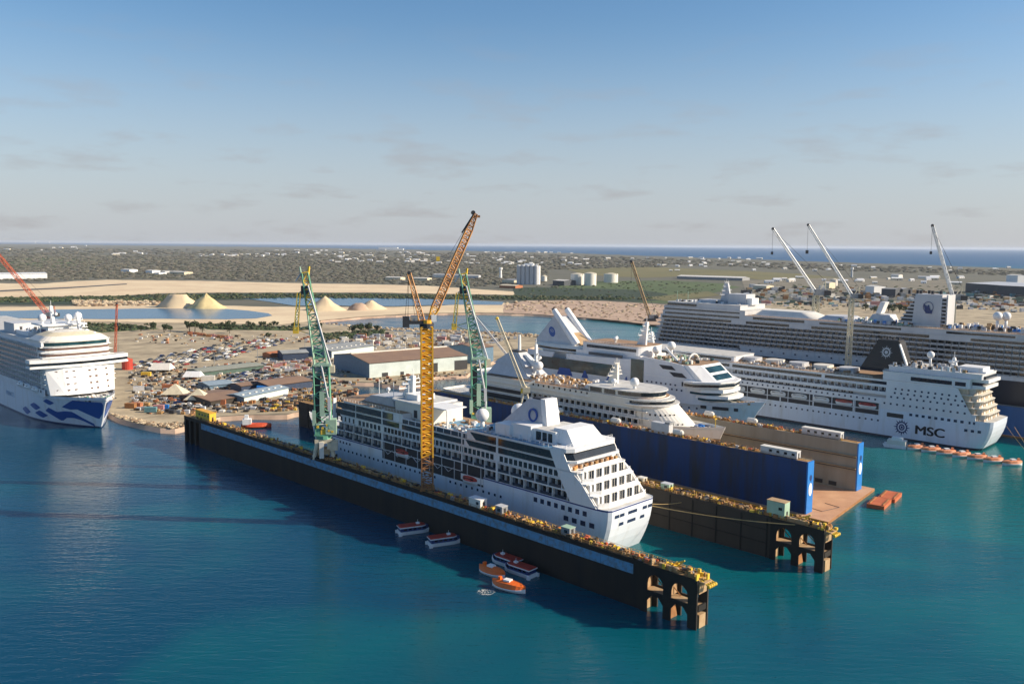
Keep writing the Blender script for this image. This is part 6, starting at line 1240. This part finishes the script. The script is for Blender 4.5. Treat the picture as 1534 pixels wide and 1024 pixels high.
def car_mesh(m):
    b = MB(); b.side([(-2.2, .35), (2.2, .35), (2.25, .8), (1.3, .95), (.7, 1.45), (-1.1, 1.5), (-1.9, 1.0), (-2.25, .95)], -.85, .85, m); b.side([(1.15, .98), (.66, 1.38), (-1.0, 1.42), (-1.6, 1.02)], -.88, .88, GLASS)
    for x in (-1.35, 1.35):
        for y in (-.8, .8): b.tube((x, y - .1, .32), (x, y + .1, .32), .33, BLACK, 8)
    return b.mesh('parked_car')
CARC = {'white': WHITE, 'silver': mat('silver_car', (.45, .46, .48), .3, .6), 'black': BLACK, 'dark grey': mat('grey_car', (.09, .10, .11), .3), 'navy': NAVY, 'red': mat('red_car', (.35, .03, .03), .35), 'beige': mat('beige_car', (.48, .42, .32), .4)}
CAR = {k: car_mesh(m) for k, m in CARC.items()}; ks = ['white', 'silver', 'black', 'dark grey', 'white', 'silver', 'black', 'dark grey', 'navy', 'beige', 'dark grey', 'silver', 'beige', 'black', 'white', 'red']
def cars(poly, n, where, rz):
    c = 0; pts = []
    while c < n:
        x = random.uniform(min(p[0] for p in poly), max(p[0] for p in poly)); y = random.uniform(min(p[1] for p in poly), max(p[1] for p in poly))
        if not in_poly(x, y, poly): continue
        g = G(x, y, 2.12)
        if any((g - q).length < 3.6 for q in pts): c += .02; continue
        pts.append(g); c += 1; k = random.choice(ks); o = add('parked_car', CAR[k], None, g, rz + random.choice((0, math.pi)) + random.uniform(-.25, .25)); s = random.uniform(1.0, 1.25); o.scale = (s, s, s); tag(o, f'{k} car parked {where}', 'car', f'{k} cars {where}')
cars([(188, 549), (230, 536), (300, 522), (345, 512), (420, 508), (430, 514), (385, 524), (345, 538), (300, 543), (260, 550), (220, 554)], 205, 'in the dense rows of the dusty lot', 1.2)
cars([(330, 572), (345, 562), (396, 556), (424, 562), (424, 570), (390, 576), (345, 578)], 60, 'between the sheds in the middle of the yard', .5)
cars([(240, 612), (246, 600), (300, 596), (330, 604), (318, 610), (262, 614)], 14, 'around the peaked tents near the dock end', .2)
cars([(400, 574), (470, 566), (470, 570), (410, 578)], 16, 'along the lane behind the wide dark shed', .3)
debris('yard_clutter', [(200, 590), (300, 575), (470, 560), (530, 575), (470, 610), (330, 620), (280, 624), (200, 618)], 700, [BROWNW, RUST, WARM, GREY, DARK, TANS, OCHRE, GREYW, BROWNW, DARK, TERRA, GREY], .8, 3, 'small machinery and stores scattered over the yard', 'yard clutter')
debris('yard_clutter', [(188, 556), (240, 552), (345, 545), (470, 528), (530, 530), (530, 575), (400, 582), (250, 600), (195, 604)], 900, [BROWNW, ROOFB, WARM, GREY, DARK, TANS, GREYW, BROWNW, DARK, ROOFG, TERRA], .8, 2.6, 'stores and scrap between the sheds of the yard', 'yard clutter')
debris('yard_clutter', [(200, 500), (300, 502), (480, 500), (480, 512), (300, 518), (200, 512)], 160, [TERRA, WARM, GREYW, TANS, BROWNW, DARK], .8, 2.4, 'stores along the track behind the parked cars', 'yard clutter')
debris('yard_clutter', [(380, 605), (450, 596), (490, 585), (536, 582), (530, 596), (470, 612), (390, 618)], 330, [TERRA, RUST, OCHRE, DARK, TANS, YELS, BROWNW, BROWNW, DARK, GREY], .8, 2.6, 'rusty scrap and stores at the basin edge', 'yard clutter')
debris('yard_clutter', [(470, 512), (560, 500), (700, 500), (780, 506), (700, 522), (560, 524)], 420, [WARM, GREY, DARK, TANS, ROOFB, GREYW, GREYW], .9, 3, 'mixed stores behind the long hangar', 'yard clutter')
debris('yard_clutter', [(560, 566), (700, 556), (700, 561), (640, 573), (598, 577), (520, 571)], 120, [OCHRE, TERRA, DARK, TANS, WARM, BROWNW], .6, 2.2, 'stores along the quay before the long hangar', 'yard clutter')
debris('industry_clutter', [(1110, 430), (1534, 440), (1534, 470), (1420, 462), (1110, 458)], 520, [GREY, DARK, TANS, GREYW, WARM, RUST, DGREEN, DARK], 1.2, 4.5, 'industrial clutter behind the large ship', 'yard clutter')
for x, y, h, lb in ((386, 540, 12, 'thin lamp mast beside the parked cars'), (457, 530, 14, 'lamp mast with dark head behind the containers'), (684, 540, 16, 'lamp mast in front of the hangar roof'), (321, 545, 10, 'short lamp mast at the near edge of the car lot')):
    r = thing('lamp_mast', lb, 'lamp mast', G(x, y, 2.1)); b = MB(); b.tube((0, 0, 0), (0, 0, h), .3, GREY, 6, .16); b.build('pole', r); b = MB(); b.box(-1.6, 1.6, -.4, .4, h, h + 1.1, TERRA if x != 684 else RUST); b.build('lamp_head', r)
r = thing('work_boat', 'red and white work boat moored inside the basin behind the near dock', 'boat', G(384, 640, 0), .2)
b = lifeboat_mb(16, 6, mat('red_boat', (.60, .09, .03), .5), mat('red_boat', (.60, .09, .03), .5)); b.build('hull', r); b = MB(); b.box(-7, -2.5, -2, 2, 2, 5, WHITE); b.box(-6, -4, -1.2, 1.2, 5, 7, WHITE); b.build('wheelhouse', r)
# ------------------------------------------------------------------ small boats on the water
def tender(label, x, y, rz):
    r = thing('tender_boat', label, 'tender', G(x, y, 0), rz); b = MB(); L_ = 11.5; B = 4.2
    ou = lambda k, w, z: [(-L_ / 2, -w, z), (L_ * .22, -w, z), (L_ * .42, -w * .6, z), (L_ / 2, 0, z + .5 * k), (L_ * .42, w * .6, z), (L_ * .22, w, z), (-L_ / 2, w, z)]
    a = ou(0, B * .36, -.3); c = ou(1, B / 2, 1.25); b.poly(a + c, [(i, (i + 1) % 7, 7 + (i + 1) % 7, 7 + i) for i in range(7)] + [(7, 8, 9, 10, 11, 12, 13)], WHITE)
    for q in (-1, 1): b.box(-L_ / 2 - .5, -L_ / 2 + .6, q * B * .5 - .35, q * B * .5 + .35, -.2, 1.0, WHITE)
    b.build('hull', r)
    b = MB(); b.prism([(-L_ / 2 + .3, -B * .44), (L_ * .27, -B * .44), (L_ * .42, -B * .2), (L_ * .42, B * .2), (L_ * .27, B * .44), (-L_ / 2 + .3, B * .44)], 1.25, 2.5, NAVY); b.build('cabin', r)
    b = MB()
    for i in range(5):
        for q in (-1, 1): b.box(-L_ * .38 + i * 1.7, -L_ * .38 + i * 1.7 + 1.1, q * (B * .44) - .05, q * (B * .44) + .05, 1.7, 2.3, GLASS)
    b.build('window_band', r)
    b = MB(); b.prism([(-L_ / 2 - .1, -B * .48), (L_ * .2, -B * .48), (L_ * .32, -B * .3), (L_ * .32, B * .3), (L_ * .2, B * .48), (-L_ / 2 - .1, B * .48)], 2.5, 2.85, WHITE, top=RDR); b.prism([(-L_ / 2 + .3, -B * .4), (L_ * .2, -B * .4), (L_ * .28, -B * .22), (L_ * .28, B * .22), (L_ * .2, B * .4), (-L_ / 2 + .3, B * .4)], 2.85, 3.1, RDR); b.build('roof', r)
    b = MB(); b.box(L_ * .05, L_ * .15, -.5, .5, 3.1, 3.6, WHITE); b.tube((L_ * .1, 0, 3.5), (L_ * .1, 0, 4.6), .06, WHITE, 4); b.build('roof_light', r)
tender('red roofed tender boat, leftmost beside the near dock wall', 621, 797, R(24)); tender('red roofed tender boat second from the left beside the dock wall', 667, 814, R(24)); tender('red roofed tender in the cluster, closest to the dock wall', 757, 845, R(136)); tender('red roofed tender in the cluster beside the orange lifeboats', 777, 858, R(138))
def lifeboat(label, loc, rz, L_=9, name='lifeboat', group=None, m=None):
    r = thing(name, label, 'lifeboat', loc, rz, group); b = lifeboat_mb(L_, L_ * .42, m or ORL); b.build('hull', r); b = MB(); b.box(-1.4, .8, -.9, .9, 2.45, 3.0, WHITE); b.build('hatch', r); b = MB(); b.box(-3.4, -2.6, -.5, .5, 2.0, 3.3, m or ORL); b.build('helm_cover', r); b = MB(); b.box(-1.2, .9, -1.75, -1.5, 1.15, 1.8, BLACK); b.box(-1.2, .9, 1.5, 1.75, 1.15, 1.8, BLACK); b.build('door', r); return r
lifeboat('dull orange lifeboat at the left of the cluster by the dock', G(737, 860, 0), R(-40), 10.5); lifeboat('bright orange lifeboat in the sun, nearest the camera', G(762, 882, 0), R(-32), 11.5)
r = thing('boat_pontoon', 'dark floating pontoon holding a row of orange lifeboats', 'pontoon', W(18, 258), ANG); b = MB(); b.box(-26, 26, -1.2, 1.4, -.5, 1.1, DARK); b.build('deck', r); b = MB()
for i in range(9): b.box(-25 + i * 6, -24.6 + i * 6, -1.0, 1.2, 1.1, 1.9, GREY)
b.build('railing', r)
for i, s in enumerate((37, 30, 23, 16, 9, 2, -6)):
    lifeboat(('orange lifeboat, first in the pontoon row beside the white boat', 'orange lifeboat, second in the pontoon row', 'orange lifeboat, third in the pontoon row', 'orange lifeboat in the middle of the pontoon row', 'orange lifeboat, fifth in the pontoon row', 'orange lifeboat, sixth in the pontoon row', 'orange lifeboat at the right end of the pontoon row')[i], W(s, 254.8, 0), ANG + R(48 + random.uniform(-6, 6)), 9.6, group='lifeboats along the pontoon', m=mat('faded_orange', (.80, .30, .14), .5))
r = thing('catamaran', 'white workboat moored at the left end of the lifeboat row', 'boat', W(46, 252.5, 0), ANG + .2); b = MB()
for q in (-2, 2): b.side([(-5, -.3), (5, -.3), (6, 1.6), (-5, 1.6)], q - .8, q + .8, WHITE)
b.build('hull', r); b = MB(); b.box(-4.6, 4, -2.6, 2.6, 1.6, 3.8, WARM); b.box(-3, 2, -2.2, 2.2, 3.8, 5.2, WHITE); b.box(-3.1, 2.1, -2.3, 2.3, 2.5, 3.3, GLASS); b.build('cabin', r)
r = thing('jetty', 'small dark jetty with mooring lines at the right edge', 'jetty', W(-16, 262), ANG); b = MB(); b.box(-14, 2, -2, 2, -1, 1.4, DARK); b.box(-14, 1, -1.8, 1.8, 1.4, 1.6, CONC); b.build('deck', r); b = MB(); b.tube((0, 0, 1.5), (0, 0, 2.6), .4, DARK, 8); b.build('bollard', r)
for i, (p, q) in enumerate((((3, 276, 14), (-14, 262, 2)), ((1, 282, 13), (-15, 263, 2)))):
    b = MB(); cable(b, W(*p), W(*q), .14, ROPE, .8); tag(b.build('mooring_rope'), ('upper mooring rope from the black funnel ship stern to the jetty', 'lower mooring rope from the black funnel ship stern to the jetty')[i], 'rope')
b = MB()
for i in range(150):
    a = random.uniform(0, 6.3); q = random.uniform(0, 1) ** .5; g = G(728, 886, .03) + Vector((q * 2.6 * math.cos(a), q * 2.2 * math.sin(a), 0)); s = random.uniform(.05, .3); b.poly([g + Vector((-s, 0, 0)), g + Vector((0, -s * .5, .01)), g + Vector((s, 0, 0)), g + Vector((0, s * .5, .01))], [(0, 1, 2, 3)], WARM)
tag(b.build('sunglint'), 'patch of pale flecks modelled as sun glint beside the sunlit orange lifeboat', 'sunglint', kind='stuff')  # pale flecks laid on the water to stand for sun glint

# ------------------------------------------------------------------ air
hm = bpy.data.materials.new('haze'); hm.use_nodes = True; t = hm.node_tree; t.nodes.clear(); oo = t.nodes.new('ShaderNodeOutputMaterial'); pv = t.nodes.new('ShaderNodeVolumePrincipled')
pv.inputs['Color'].default_value = (.80, .86, .95, 1); pv.inputs['Density'].default_value = HAZE; pv.inputs['Anisotropy'].default_value = .1; t.links.new(pv.outputs[0], oo.inputs['Volume'])
b = MB(); b.box(-FAR - 500, FAR + 500, -1200, FAR + 500, -8, 135, hm); o = b.build('haze'); tag(o, None, None, kind='stuff')
